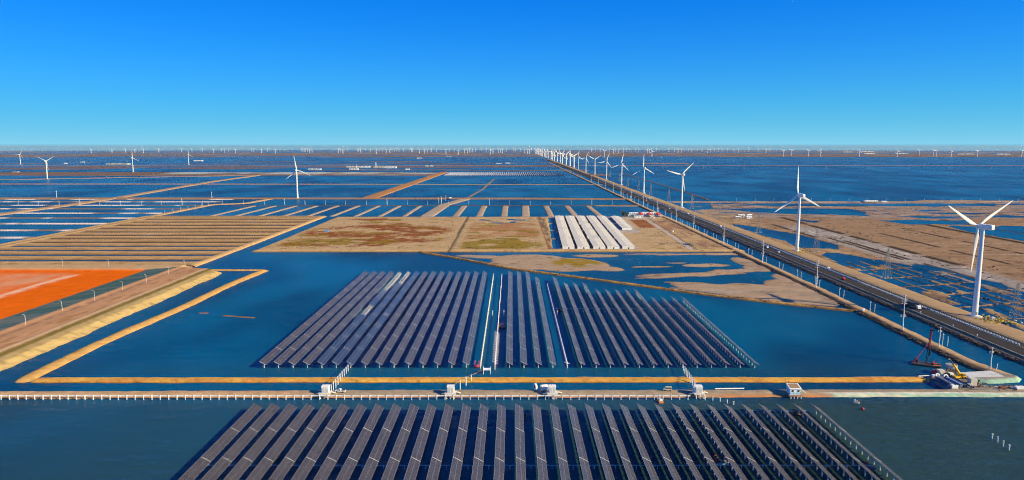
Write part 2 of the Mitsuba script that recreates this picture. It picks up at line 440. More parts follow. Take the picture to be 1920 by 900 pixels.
def c_bank(X, Y, Z):
    X = bank_line(X)
    orange = lerp((0.80, 0.155, 0.004), (0.72, 0.115, 0.004), N(X, Y, (40, 60), 2))
    inner = ss(-432, -462, X + 24 * (N(X, Y, (30, 40), 13) - 0.5)) * ss(698, 668, Y + 24 * (N(X, Y, 30, 15) - 0.5))
    pink = lerp((0.74, 0.17, 0.04), (0.66, 0.29, 0.15), ss(0.36, 0.66, N(X, Y, (26, 34), 31)))
    orange = orange * (1 - inner[..., None]) + pink * inner[..., None]
    streak = ss(0.56, 0.70, N(X + 0.05 * Y, Y, (12, 60), 33, 4)) * inner * 0.8 + ss(-450, -444, X + 6 * (N(X, Y, 40, 37) - 0.5)) * ss(-437, -441, X + 6 * (N(X, Y, 40, 37) - 0.5)) * ss(690, 672, Y) * ss(0.3, 0.55, N(X, Y, (5, 14), 35)) * 0.8
    orange = blend(orange, (0.84, 0.66, 0.48), np.clip(streak, 0, 1) * 0.9)
    teal = lerp((0.055, 0.135, 0.125), (0.16, 0.185, 0.17), ss(0.35, 0.7, N(X, Y, (400, 5), 41, 3)))
    C = orange * (1 - ss(-385.5, -383.5, X)[..., None]) + teal * ss(-385.5, -383.5, X)[..., None]
    rim = ss(-364.2, -362.6, X + 2.0 * (N(X, Y, 6, 43) - 0.5))
    pinkland = lerp((0.56, 0.31, 0.17), (0.46, 0.25, 0.13), N(X, Y, (3, 22), 45))
    C = C * (1 - rim[..., None]) + pinkland * rim[..., None]
    C = blend(C, (0.26, 0.14, 0.085), ss(-355.5, -353.5, X) * ss(-349.5, -351, X) * ss(0.3, 0.6, N(X, Y, (2, 5), 46)) * 0.8)
    C = blend(C, (0.33, 0.17, 0.07), ss(-346, -340, X) * ss(0.46, 0.62, N(X, Y, (4, 14), 47)) * 0.7)
    C = blend(C, (0.62, 0.43, 0.24), ss(-330, -328.5, X) * ss(-324, -325.5, X))
    C = blend(C, (0.15, 0.115, 0.035), ss(-324.2, -323, X + 1.5 * (N(X, Y, 8, 48) - 0.5)))
    C = blend(C, (0.36, 0.26, 0.13), ss(-318.5, -316.5, X + 3 * (N(X, Y, 9, 49) - 0.5)))
    C = blend(C, (0.58, 0.42, 0.17), ss(-311.5, -307, X + 5 * (N(X, Y, 7, 51) - 0.5)))
    C = blend(C, (0.25, 0.17, 0.07), ss(-320, -316, X) * ss(0.5, 0.66, N(X, Y, (9, 2.2), 52, 3)) * 0.55)
    C = blend(C, (0.50, 0.33, 0.18), ss(701, 706, Y) * ss(-350, -353, X))
    return speckle(C, X, Y, (2.2, 4.0), 0.26)


grid('terrain', XB, YB, h_bank, c_bank)
tag('terrain', 'orange lined basin with its teal liner slope and striped brown bank', kind='structure')


# --- ridged drying field behind the basin
RIDGES = np.array([707, 746.5, 785, 822, 857, 892, 929, 964, 1002, 1041, 1085, 1133, 1178, 1219, 1258], float)


def ridge_phase(Y):
    i = np.interp(Y, RIDGES, np.arange(len(RIDGES)))
    return np.abs(i - np.round(i)) * 2          # 0 on a crest, 1 in a furrow


def h_ridge(X, Y):
    p = ridge_phase(Y + 5.0 * (N(X, Y, (50, 30), 61) - 0.5))
    z = np.interp(p, [0, 0.42, 0.66, 0.8, 1.0], [1.5, 1.35, 0.35, -0.25, -0.35]) + 0.25 * (N(X, Y, 6, 63, 3) - 0.5)
    z = np.where(Y > 900, np.maximum(z, 0.02 + 0.15 * (N(X, Y, 20, 64) - 0.5)), z)
    edge = np.maximum(ss(-353, -349, X + 2 * (N(X, Y, 9, 65) - 0.5)), np.maximum(ss(-648, -653, X), ss(1232, 1237, Y)))
    z = z * (1 - edge) + edge * (1.7 + 0.3 * (N(X, Y, 6, 66) - 0.5))
    out = np.minimum(ss(-339, -344, X + 3 * (N(X, Y, 12, 67) - 0.5)), ss(-678, -674, X))
    return z * out - 1.0 * (1 - out)


def c_ridge(X, Y, Z):
    p = ridge_phase(Y + 5.0 * (N(X, Y, (50, 30), 61) - 0.5))
    near = ss(1000, 800, Y)
    top = lerp((0.40, 0.25, 0.115), (0.50, 0.325, 0.16), N(X, Y, (60, 8), 71))
    top = blend(top, (0.58, 0.39, 0.19), ss(0.30, 0.05, p) * 0.6)
    top = blend(top, (0.27, 0.16, 0.075), ss(0.30, 0.42, p) * ss(0.35, 0.6, N(X, Y, (40, 8), 73)) * 0.7)
    top = blend(top, (0.33, 0.17, 0.05), ss(0.52, 0.66, N(X, Y, (10, 5), 72)) * near * 0.8)
    top = blend(top, (0.20, 0.15, 0.06), ss(0.62, 0.70, N(X, Y, (6, 4), 74)) * near * 0.7)
    C = blend(top, (0.12, 0.075, 0.05), ss(0.55, 0.72, p))
    edge = np.maximum(ss(-353, -349, X), ss(-648, -653, X))
    C = blend(C, (0.56, 0.37, 0.175), edge)
    C = blend(C, (0.27, 0.16, 0.09), edge * ss(-655.5, -656.5, X) * ss(-661.5, -660.5, X) * 0.85)
    C = blend(C, (0.46, 0.31, 0.16), ss(1232, 1240, Y) * 0.8)
    return speckle(C, X, Y, (4.0, 2.5), 0.34)


grid('terrain_001', np.concatenate([lines(-682, -646, 2.0), lines(-642, -358, 5.0), lines(-356, -336, 2.0)]), lines(726, 1250, 2.2), h_ridge, c_ridge)
tag('terrain_001', 'tan drying field ploughed into long parallel ridges and dark furrows', kind='structure')
DY = [(-4.5, -0.6), (-3.0, 0.9), (0, 1.2), (3.0, 0.9), (4.5, -0.6)]


def plain(c0, c1, s=(8, 8), amp=0.2, seed=5):
    return lambda X, Y, O, Z: speckle(lerp(c0, c1, N(X, Y, s, seed)), X, Y, 4.0, amp)


def dyke(pts, w, h, c0, c1, label, step=6.0, jit=0.6, s=(12, 12), seed=5, name='embankment'):
    k = numbered_bank(name)
    sweep(k, pts, [(-w / 2 - 2.2, -0.6), (-w / 2 - 0.6, h * 0.55), (-w / 2 + 0.8, h), (0, h + 0.1), (w / 2 - 0.8, h), (w / 2 + 0.6, h * 0.55), (w / 2 + 2.2, -0.6)], plain(c0, c1, s, 0.22, seed), step, jit, 0.15, seed)
    tag(k, label, kind='structure')
    return k


BANKS = [6]


def numbered_bank(name):
    BANKS[0] += 1
    return f'{name}_{BANKS[0]:03d}'


dyke([(-664, 726), (-664, 1260), (-662, 1500), (-600, 1540), (-590, 1668)], 12, 1.6, (0.50, 0.34, 0.18), (0.40, 0.26, 0.14), 'long brown dyke between the white salt ponds and the ridged field', 8.0)


# --- the big tan flat with the sheds
def rect(X, Y, x0, x1, y0, y1, s=4.0):
    return ss(0, s, np.minimum(np.minimum(X - x0, x1 - X), np.minimum(Y - y0, y1 - Y)))


def h_field(X, Y):
    w = 5 * (N(X, Y, (24, 24), 81) - 0.5)
    ins = rect(X + w * 0.6, Y + w * 0.3, -323, 290, 827, 1246, 6)
    z = 1.0 + 0.35 * (N(X, Y, 30, 82) - 0.5) + 0.25 * (N(X, Y, 7, 83, 3) - 0.5)
    z += 1.1 * ss(840, 836, Y) * ss(827, 831, Y)                                    # front lip
    z -= 0.5 * ss(2.6, 1.0, np.abs(X + 79 + 0.006 * (Y - 1040) - 4 * (N(Y, 0 * Y, 60, 84) - 0.5)))   # ditch between the two fields
    pool = ss(0.50, 0.60, N(X, Y, (26, 14), 85, 3)) * rect(X, Y, -72, 62, 1130, 1240, 14)
    z -= 1.9 * pool
    z -= 1.7 * rect(X, Y, 47.5, 49.5, 850, 1238, 1.0)
    z -= 1.9 * rect(X - (Y - 850) * 0.036, Y, 50.8, 62.0, 852, 1234, 1.2) * ss(0.8, 2.0, np.abs((Y - 850) % 96 - 2))
    return z * ins - 0.9 * (1 - ins)


def c_field(X, Y, Z):
    C = lerp((0.45, 0.30, 0.15), (0.52, 0.37, 0.21), N(X, Y, (50, 40), 91))
    W = rect(X, Y, -320, -82, 840, 1225, 22)
    g = lambda cx, cy, rx, ry: np.exp(-((X - cx) / rx) ** 2 - ((Y - cy) / ry) ** 2)
    rustm = ss(0.50, 0.60, N(X, Y, (46, 34), 92, 5) + 0.24 * np.maximum.reduce([g(-175, 1065, 85, 60), g(-265, 985, 45, 40), g(-150, 920, 85, 48), g(-215, 1000, 60, 50)]) - 0.06)
    C = blend(C, RUST, rustm * W * ss(0.34, 0.46, N(X, Y, (10, 7), 93)) * 0.95)
    grs = ss(0.52, 0.60, N(X, Y, (34, 20), 94, 5) + 0.24 * np.maximum.reduce([g(-265, 900, 60, 44), g(-215, 930, 50, 40), g(-110, 885, 26, 24)]) - 0.05)
    C = blend(C, (0.27, 0.165, 0.020), grs * W * ss(0.3, 0.5, N(X, Y, (9, 7), 108)) * 0.9)
    C = blend(C, (0.12, 0.10, 0.025), grs * W * ss(0.55, 0.68, N(X, Y, (9, 6), 95)) * 0.8)
    W2 = rect(X, Y, -72, 46, 842, 1150, 12)
    C = blend(C, (0.34, 0.13, 0.05), W2 * ss(0.45, 0.62, N(X, Y, (40, 30), 96) + 0.12 * ss(960, 1060, Y) - 0.03) * 0.7)
    C = blend(C, (0.26, 0.18, 0.022), W2 * ss(0.46, 0.58, N(X, Y, (34, 22), 97) + 0.2 * np.exp(-((Y - 905) / 40) ** 2) - 0.07) * 0.9)
    C = blend(C, (0.09, 0.085, 0.025), W2 * ss(0.58, 0.66, N(X, Y, (8, 7), 98)) * ss(1000, 900, Y) * 0.8)
    C = blend(C, (0.16, 0.10, 0.06), rect(X, Y, 44, 58, 845, 1240, 2) * ss(0.4, 0.55, N(X, Y, (3, 20), 99)) * 0.8)
    C = blend(C, (0.20, 0.075, 0.045), rect(X, Y, 45.0, 47.5, 845, 1240, 1) * 0.8)
    # concrete yard round the sheds and its lanes, with painted shade in the shed gaps
    lean = (Y - 850) * 0.036
    C = blend(C, (0.40, 0.36, 0.32), rect(X - lean, Y, 60, 160, 846, 1236, 1.5))
    C = blend(C, (0.10, 0.09, 0.08), rect(X - lean, Y, 62, 137, 852, 1230, 1.0))  # shed shade put into the ground colour between the columns
    C = blend(C, (0.44, 0.39, 0.35), rect(X - lean, Y, 158, 188, 1010, 1236, 2))
    C = blend(C, (0.46, 0.41, 0.37), rect(X - lean, Y, 158, 240, 1196, 1218, 2) * 0.9)
    C = blend(C, (0.46, 0.42, 0.40), rect(X - (Y - 842) * 0.034, Y, 222.5, 228.5, 838, 1222, 1))
    C = blend(C, (0.13, 0.085, 0.055), rect(X - (Y - 842) * 0.034, Y, 229.5, 233.0, 838, 1215, 1) * 0.85)
    C = blend(C, (0.14, 0.09, 0.05), rect(X - (Y - 842) * 0.034, Y, 218.5, 221.5, 838, 1060, 1) * ss(0.4, 0.55, N(X, Y, (3, 14), 100)) * 0.8)
    C = blend(C, (0.27, 0.09, 0.04), rect(X - lean, Y, 192, 222, 1070, 1190, 4) * ss(0.3, 0.55, N(X, Y, (22, 9), 101) + 0.12) * 0.95)
    C = blend(C, (0.14, 0.09, 0.05), rect(X - lean, Y, 164, 218, 850, 1010, 5) * ss(0.57, 0.66, N(X, Y, (18, 9), 102)) * 0.75)
    C = blend(C, (0.30, 0.19, 0.025), rect(X - lean, Y, 180, 218, 846, 885, 5) * ss(0.48, 0.6, N(X, Y, (12, 7), 103)) * 0.8)
    C = blend(C, (0.33, 0.17, 0.10), rect(X, Y, 236, 276, 846, 1215, 5) * ss(0.42, 0.6, N(X, Y, (16, 40), 104)) * 0.8)
    C = blend(C, (0.12, 0.08, 0.045), rect(X, Y, 236, 276, 846, 1215, 3) * ss(0.60, 0.68, N(X, Y, (14, 8), 105)) * 0.75)
    C = blend(C, (0.54, 0.36, 0.17), ss(841, 837, Y) * 0.85)
    C = blend(C, (0.10, 0.065, 0.03), ss(831.5, 829, Y) * 0.8)
    C = blend(C, (0.48, 0.33, 0.17), rect(X, Y, -90, -80.5, 845, 1230, 2) * 0.8)
    C = blend(C, (0.08, 0.06, 0.04), ss(3.0, 1.0, np.abs(X + 79 + 0.006 * (Y - 1040) - 4 * (N(Y, 0 * Y, 60, 84) - 0.5))) * 0.85)
    C = blend(C, (0.20, 0.13, 0.08), ss(0.60, 0.70, N(X, Y, (24, 5), 106)) * ss(1130, 1230, Y) * ss(60, 40, X) * 0.6)
    C = blend(C, (0.15, 0.09, 0.045), ss(0.60, 0.70, N(X, Y, (9, 5), 107, 3)) * 0.45)
    return speckle(C, X, Y, (4.0, 3.0), 0.36)


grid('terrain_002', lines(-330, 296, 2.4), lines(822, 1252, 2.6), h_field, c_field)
tag('terrain_002', 'wide tan flat with rusty and yellow plants around the white sheds', kind='structure')


# --- mudflats between the slanting dyke and the flat
def blob(X, Y, pts, r):
    """1 on the islands, fading out over the margin r: a union of soft ellipses (cx, cy, rx, ry, turn)."""
    out = np.zeros_like(X)
    for cx, cy, rx, ry, a in pts:
        c, s = math.cos(math.radians(a)), math.sin(math.radians(a))
        u, v = ((X - cx) * c + (Y - cy) * s) / rx, (-(X - cx) * s + (Y - cy) * c) / ry
        d = 1 - np.sqrt(u * u + v * v)
        out = np.maximum(out, d * min(rx, ry) / r)
    return out


def dyke_line(X):
    return np.interp(X, [-82, -50, 0, 83, 161, 218, 276], [800, 769, 713, 654, 593.5, 556, 524])


ISLES = [(20, 772, 46, 42, -20), (62, 742, 46, 44, -30), (98, 716, 24, 16, -20), (5, 735, 40, 20, -40), (-30, 795, 40, 13, -10), (100, 800, 30, 14, 0),
         (180, 682, 66, 11, 8), (232, 702, 34, 12, 12), (150, 668, 40, 6, 10), (212, 735, 30, 12, 6), (150, 727, 30, 6, 5), (185, 752, 14, 5, 0), (262, 718, 16, 22, 0), (262, 760, 14, 30, 0),
         (232, 590, 62, 44, -30), (205, 600, 70, 26, -36), (258, 600, 24, 62, 0), (170, 632, 30, 8, -30), (270, 650, 12, 40, 0), (155, 612, 16, 4, -36), (250, 815, 40, 10, 0), (190, 812, 60, 7, 0)]


def h_mud(X, Y):
    b = blob(X + 9 * (N(X, Y, 16, 111) - 0.5), Y + 14 * (N(X, Y, 18, 112) - 0.5), ISLES, 9.0)
    z = np.clip(b, -1, 1.0) * 0.75 + 0.32 * (N(X, Y, (18, 8), 113) - 0.5) - 0.09
    moat = ss(14, 7, Y - dyke_line(X)) * ss(60, 120, X)
    z = z - 0.6 * moat
    out = ss(1, 3, Y - dyke_line(X)) * ss(281, 276, X)
    return np.where(out > 0, z, -0.9)


def c_mud(X, Y, Z):
    C = lerp((0.36, 0.25, 0.16), (0.46, 0.34, 0.24), N(X, Y, (30, 14), 121))
    C = blend(C, (0.30, 0.235, 0.18), ss(0.5, 0.62, N(X, Y, (40, 16), 122)) * 0.8)
    scrub = np.exp(-((X - 72) / 26) ** 2 - ((Y - 752) / 28) ** 2)
    C = blend(C, (0.30, 0.20, 0.03), ss(0.42, 0.6, N(X, Y, (12, 10), 123) + 0.3 * scrub - 0.12) * ss(0.12, 0.5, scrub))
    C = blend(C, (0.13, 0.08, 0.055), ss(0.62, 0.72, N(X, Y, (7, 6), 124) + 0.1 * np.exp(-((X - 48) / 14) ** 2 - ((Y - 770) / 18) ** 2)) * 0.8)
    C = blend(C, (0.20, 0.145, 0.105), ss(0.20, 0.02, Z) * 0.75)
    C = blend(C, (0.44, 0.25, 0.11), ss(0.05, 0.18, Z) * ss(0.34, 0.2, Z) * ss(0.45, 0.6, N(X, Y, 20, 126)) * 0.6)
    C = blend(C, (0.55, 0.44, 0.36), ss(0.55, 0.68, N(X, Y, (46, 9), 127)) * ss(640, 560, Y) * 0.6)
    return speckle(C, X, Y, (3.2, 2.2), 0.32)


grid('terrain_003', lines(-86, 284, 1.8), lines(522, 826, 1.8), h_mud, c_mud, -0.3)
tag('terrain_003', 'brown mudflats with shallow blue pools behind the slanting dyke', kind='structure')


# --- the marsh beyond the road
MPOOLS = [(650, 1345, 50, 30, 0), (395, 655, 22, 60, -6), (420, 600, 18, 70, 0), (392, 560, 14, 40, 0), (374, 540, 6, 16, 0), (438, 520, 16, 80, 0), (372, 610, 10, 12, 0), (430, 700, 10, 60, 5), (368, 700, 8, 12, 0),
          (860, 1310, 70, 14, 0), (1000, 1130, 90, 22, 0)]
DITCH = [(489, 735, 1240, 6.0), (548, 740, 1010, 3.4), (616, 700, 1120, 3.4), (684, 720, 1130, 7.0), (456, 520, 930, 3.6), (447, 520, 960, 3.0), (432, 960, 1125, 4.0), (408, 480, 720, 2.2), (760, 900, 1200, 5.0)]


MPOLY = [[(348, 1390), (418, 1402), (452, 1562), (348, 1562)], [(366, 1140), (397, 1084), (420, 1006), (427, 940), (428, 887), (414, 849), (392, 857), (371, 866), (372, 918), (365, 988), (361, 1060)],
         [(362, 752), (367, 795), (384, 823), (400, 823), (409, 795), (412, 757), (401, 734), (387, 727), (371, 735)], [(425, 1420), (642, 1422), (705, 1402), (666, 1258), (600, 1286), (532, 1297), (478, 1326)],
         [(490, 1536), (1090, 1540), (1055, 1480), (830, 1466), (545, 1476)], [(636, 1198), (748, 1196), (800, 1192), (784, 1150), (762, 1118), (654, 1130)], [(703, 1102), (830, 1102), (905, 1000), (835, 905), (702, 905), (692, 1018)],
         [(880, 1275), (1090, 1266), (1070, 1230), (870, 1236)], [(505, 1200), (536, 1178), (514, 1146), (502, 1170)]]


def inside(X, Y, poly):
    """Metres inside (+) or outside (-) a pool's outline."""
    P = np.asarray(poly, float)
    d, w = np.full(X.shape, 1e9), np.zeros(X.shape, bool)
    for (ax, ay), (bx, by) in zip(P, np.roll(P, -1, 0)):
        t = np.clip(((X - ax) * (bx - ax) + (Y - ay) * (by - ay)) / ((bx - ax) ** 2 + (by - ay) ** 2), 0, 1)
        d = np.minimum(d, np.hypot(X - ax - t * (bx - ax), Y - ay - t * (by - ay)))
        w ^= ((ay > Y) != (by > Y)) & (X < (bx - ax) * (Y - ay) / (by - ay + 1e-12) + ax)
    return np.where(w, d, -d)


def ditch_mask(X, Y, grow=1.0, seed=131):
    m = np.zeros_like(X)
    for k, (x, y0, y1, w) in enumerate(DITCH):
        d = np.abs(X - x - 5 * (N(Y, 0 * Y + k, 90, seed) - 0.5))
        g = ss(0.30, 0.40, N(0 * X + k * 3.1, Y, (1, 26), seed + 3, 2))
        m = np.maximum(m, ss(w * grow, w * grow * 0.45, d) * ss(y0 - 8, y0 + 8, Y) * ss(y1 + 8, y1 - 8, Y) * g)
    return m


def h_marsh(X, Y):
    Xd, Yd = X + 14 * (N(X, Y, (18, 30), 141) - 0.5), Y + 34 * (N(X, Y, (20, 34), 142) - 0.5)
    b = np.maximum(blob(Xd, Yd, MPOOLS, 14.0), np.maximum.reduce([inside(Xd, Yd, p) / 10.0 for p in MPOLY]))
    z = 0.75 - 1.2 * ss(-0.15, 0.25, b) + 0.5 * (N(X, Y, (26, 22), 143) - 0.5)
    cell = ss(0.56, 0.66, N(X, Y, (60, 26), 144, 3)) * np.maximum(ss(1260, 1320, Y), ss(1150, 1230, Y) * ss(640, 760, X))
    z -= 1.1 * cell
    z = np.where(ditch_mask(X, Y) > 0.2, np.maximum(z, 0.12), z)
    lowland = ss(480, 430, X) * ss(820, 700, Y)
    z -= 1.05 * lowland * ss(0.46, 0.56, N(X, Y, (13, 40), 145))
    bund = np.maximum.reduce([ss(1.9, 0.8, np.abs(X - c - 2.5 * (N(Y, 0 * Y + c, 40, 147) - 0.5))) for c in (377, 392, 405, 419, 433)] + [ss(2.4, 1.0, np.abs(Y - c - 0.3 * (X - 390) - 6 * (N(X, 0 * Y + c, 20, 148) - 0.5))) for c in (505, 548, 590, 628, 668, 712)])
    z = np.where((bund > 0.3) & (lowland > 0.5) & (N(X, Y, (14, 22), 149) > 0.42), np.maximum(z, 0.35), z)
    z += 1.3 * np.maximum(ss(7, 3, np.abs(Y - 1574 - 4 * (N(X, Y, 60, 146) - 0.5))), ss(5, 2, np.abs(Y - 1452)) * ss(900, 800, X))
    out = np.minimum(ss(1584, 1578, Y - 60 * ss(900, 1000, X)), ss(356, 364, X))
    return z * out - 0.8 * (1 - out)


def c_marsh(X, Y, Z):
    brown = lerp((0.28, 0.178, 0.105), (0.36, 0.232, 0.142), N(X, Y, (50, 20), 151))
    grey = lerp((0.27, 0.235, 0.21), (0.42, 0.37, 0.33), N(X, Y, (14, 24), 152))
    t = ss(498, 480, X + 10 * (N(X, Y, 30, 153) - 0.5)) * ss(425, 440, X) * ss(1130, 1060, Y)
    C = brown * (1 - t[..., None]) + grey * t[..., None]
    far = ss(1180, 1260, Y)
    C = C * (1 - far[..., None]) + lerp((0.26, 0.19, 0.16), (0.40, 0.31, 0.25), N(X, Y, (90, 26), 154)) * far[..., None]
    C = blend(C, (0.70, 0.62, 0.55), ss(0.62, 0.70, N(X, Y, (7, 30), 155)) * t * 0.6)
    C = blend(C, (0.62, 0.50, 0.40), ss(1.4, 0.5, np.abs(Y - 900)) * ss(540, 560, X) * 0.6 + ss(1.4, 0.5, np.abs(Y - 806)) * ss(520, 560, X) * 0.7)
    C = blend(C, (0.12, 0.075, 0.05), ss(0.54, 0.66, N(X, Y, (30, 9), 156)) * (0.35 + 0.4 * ss(1150, 1250, Y)))
    C = blend(C, (0.10, 0.065, 0.045), ss(0.60, 0.68, N(X, Y, (9, 7), 162)) * 0.7)
    C = blend(C, (0.06, 0.042, 0.032), ditch_mask(X, Y, 1.3))
    C = blend(C, (0.10, 0.07, 0.05), ss(445, 430, X) * ss(760, 720, Y) * ss(0.9, 0.3, Z) * 0.55)
    C = blend(C, (0.10, 0.065, 0.045), ss(0.58, 0.66, N(X, Y, (40, 6), 157)) * far * 0.8)
    C = blend(C, (0.60, 0.42, 0.24), ss(9, 3, np.abs(Y - 1574)) * ss(0.35, 0.5, N(X, Y, (60, 8), 158)) * 0.8)
    C = blend(C, (0.48, 0.33, 0.17), ss(430, 400, X) * ss(0.4, 0.6, N(X, Y, (10, 18), 159)) * 0.7)
    C = blend(C, (0.17, 0.115, 0.08), ss(0.16, 0.0, Z) * 0.6)
    C = blend(C, (0.46, 0.30, 0.04), np.exp(-((X - 361) / 7) ** 2 - ((Y - 497) / 9) ** 2) * ss(0.4, 0.5, N(X, Y, 3, 160)))
    return speckle(C, X, Y, (3.5, 3.5), 0.4)


grid('terrain_004', np.concatenate([lines(352, 500, 1.9), lines(502.5, 800, 3.2), lines(806, 1300, 9.0)]), np.concatenate([lines(400, 900, 2.6), lines(903, 1660, 4.0)]), h_marsh, c_marsh, -0.3)
tag('terrain_004', 'brown and grey salt marsh cut by dark ditches and blue pools beyond the road', kind='structure')

# --- dykes and strips between the middle ponds
BR0, BR1 = (0.40, 0.255, 0.15), (0.30, 0.185, 0.11)
dyke([(-1500, 1690), (-700, 1682), (0, 1676), (296, 1655)], 26, 2.0, (0.34, 0.22, 0.14), (0.24, 0.15, 0.10), 'brown road dyke across the whole width behind the striped ponds', 10.0, 2.0)
dyke([(-610, 1474), (-200, 1480), (60, 1487), (290, 1497)], 6, 0.9, (0.09, 0.06, 0.05), (0.15, 0.10, 0.08), 'thin dark dyke along the far ends of the narrow strip ponds', 8.0)
for _i, _x in enumerate([-558, -513, -468, -423, -378, -333, -289, -244, -199, -104, -61, -15, 72, 117, 163]):
    _w = 10 if _x > -150 else 6.5
    dyke([(_x, 1250), (_x + 1, 1478)], _w, 1.1, (0.46, 0.36, 0.27), (0.34, 0.25, 0.18), f'straight pale dyke between two strip ponds, {ORD[_i]} along the row', 8.0, 0.8)
dyke([(-157, 1250), (-148, 1500), (-110, 1676)], 22, 1.3, (0.46, 0.36, 0.27), (0.36, 0.27, 0.2), 'wide pale dyke with a pump station at its far end', 8.0, 2.0)
dyke([(25, 1250), (29, 1478)], 13, 1.2, (0.46, 0.36, 0.27), (0.36, 0.27, 0.2), 'broad double-tracked pale dyke between the strip ponds', 8.0, 1.0)
dyke([(176, 1478), (284, 1470)], 8, 1.2, (0.42, 0.29, 0.18), (0.34, 0.23, 0.14), 'short brown cross dyke beside the canal', 8.0)
dyke([(-354, 1690), (-345, 2300), (-330, 3380)], 34, 2.2, (0.47, 0.235, 0.10), (0.36, 0.18, 0.085), 'wide rust-brown dyke running away between the far ponds', 15.0, 2.0)
dyke([(-968, 1260), (-970, 1500), (-982, 1690), (-1035, 2100), (-1085, 2500), (-1110, 3000)], 22, 2.0, (0.46, 0.31, 0.19), (0.36, 0.24, 0.15), 'long tan dyke track crossing the white salt ponds to the far land', 12.0, 2.0)
dyke([(-3200, 2340), (-1200, 2318), (-300, 2300), (310, 2285)], 12, 1.6, (0.42, 0.27, 0.17), (0.34, 0.21, 0.13), 'thin straight brown dyke across the middle distance', 20.0, 2.0)
dyke([(-3200, 2480), (-1900, 2640), (-1230, 2960), (-900, 3120)], 18, 1.8, (0.40, 0.27, 0.19), (0.30, 0.2, 0.14), 'far brown dyke bending past a lone turbine', 25.0, 3.0)
dyke([(-113, 1690), (-88, 2050), (-70, 2700)], 7, 0.5, (0.24, 0.21, 0.20), (0.18, 0.16, 0.15), 'faint drowned grey causeway in the far middle pond', 15.0, 3.0, (30, 60))
dyke([(473, 1640), (485, 1881), (503, 2504), (520, 3300)], 7, 1.0, (0.22, 0.15, 0.12), (0.14, 0.09, 0.07), 'thin dark dyke in the big lake beyond the road', 15.0, 2.0)
dyke([(420, 4560), (2500, 4560), (6000, 4700)], 30, 1.6, (0.36, 0.22, 0.16), (0.28, 0.17, 0.12), 'far straight dyke across the big lake', 40.0, 4.0)
dyke([(960, 5050), (1330, 5050)], 160, 2.0, (0.40, 0.22, 0.14), (0.28, 0.17, 0.12), 'low reddish island far out in the big lake', 30.0, 30.0)
dyke([(-5600, 4640), (-1500, 4600), (340, 4560)], 26, 1.6, (0.36, 0.23, 0.17), (0.28, 0.17, 0.12), 'distant straight brown dyke below the horizon', 40.0, 4.0)
dyke([(-248, 521.3), (-235, 521.0)], 1.0, 0.35, (0.40, 0.2, 0.1), (0.3, 0.16, 0.09), 'short reddish mud bar in the big pond', 2.0, 0.4)
dyke([(-226, 514.6), (-210, 510), (-193, 506.0)], 1.0, 0.35, (0.40, 0.2, 0.1), (0.3, 0.16, 0.09), 'longer reddish mud bar in the big pond', 2.0, 0.4)

# --- white salt strips of the ponds at the far west
def c_salt(seed):
    def c(X, Y, O, Z):
        t = ss(0.42, 0.5, N(X, 0 * Y + seed, (44, 1), seed, 3))
        C = lerp((0.22, 0.155, 0.115), (0.74, 0.62, 0.54), t)
        return speckle(C, X, Y, 6.0, 0.18)
    return c


for _i, _y in enumerate([962, 1046, 1137, 1225, 1314, 1408, 1489, 1584, 1655]):
    _k = numbered_bank('embankment')
    sweep(_k, [(-1560, _y + 4), (-672, _y)], [(-10, -0.6), (-7, 0.6), (-4, 0.9), (4, 0.9), (7, 0.6), (10, -0.6)], c_salt(200 + _i), 8.0, 2.0, 0.15, 210 + _i)
    tag(_k, f'salt-crusted white strip of the striped ponds, {ORD[_i]} row back', kind='structure')


# --- the far land: flats, ponds and villages fading into the haze
def far_land(X, Y):
    right = ss(350, 700, X)
    n1 = 0.62 * N(X, Y, (1900, 300), 171, 5) + 0.38 * N(X, Y, (420, 90), 173, 4)
    band = np.interp(Y, [2900, 3000, 3250, 3340, 3420, 3900, 4300, 4700, 5200, 6000, 7000, 8200, 9500, 12000, 16000, 24000, 40000],
                     [-0.2, 0.06, 0.10, 0.03, -0.07, 0.0, -0.05, -0.03, -0.07, -0.09, -0.09, 0.0, 0.06, 0.03, -0.02, -0.04, -0.06])
    bandr = np.interp(Y, [2900, 7600, 8000, 8400, 10000, 14000, 24000, 40000], [-0.6, -0.6, -0.1, 0.10, 0.10, 0.02, -0.03, -0.06])
    b = band * (1 - right) + bandr * right - 0.5 * rect(X, Y, -320, 300, 2880, 3270, 30)
    return n1 - 0.5 + b


def h_far(X, Y):
    return np.clip(far_land(X, Y) * 14, -1, 1) * 1.6


def c_far(X, Y, Z):
    C = lerp((0.13, 0.085, 0.075), (0.22, 0.14, 0.11), N(X, Y, (500, 120), 181))
    C = blend(C, (0.12, 0.085, 0.07), ss(0.5, 0.64, N(X, Y, (500, 120), 182)) * 0.8)
    C = blend(C, (0.46, 0.44, 0.42), ss(0.62, 0.70, N(X, Y, (260, 60), 183)) * 0.7)
    west = rect(X, Y, -1650, -345, 3080, 3420, 60)
    C = blend(C, (0.42, 0.46, 0.45), west * ss(0.36, 0.5, N(X, Y, (60, 260), 184)) * 0.9)
    return C


FX = np.concatenate([lines(-26000, -6000, 500), lines(-5800, -1700, 140), lines(-1660, 700, 45), lines(760, 6000, 170), lines(6400, 26000, 500)])
FY = np.concatenate([lines(2900, 3600, 35), lines(3650, 5600, 65), lines(5700, 10000, 140), lines(10300, 20000, 450), lines(21000, 40000, 1500)])
grid('terrain_005', FX, FY, h_far, c_far, -0.7)
tag('terrain_005', 'far brown flats and ponds fading to the horizon', kind='structure')

# ------------------------------------------------------------------ solar rows standing on piles in the ponds
TL, NM = 29.2, 26                       # a table: 29.2 m long, 2 x 26 modules on a 28.7 degree slope facing the sun (+x)
TILT, ZC = math.radians(28.7), 3.49
_ct, _st = math.cos(TILT), math.sin(TILT)


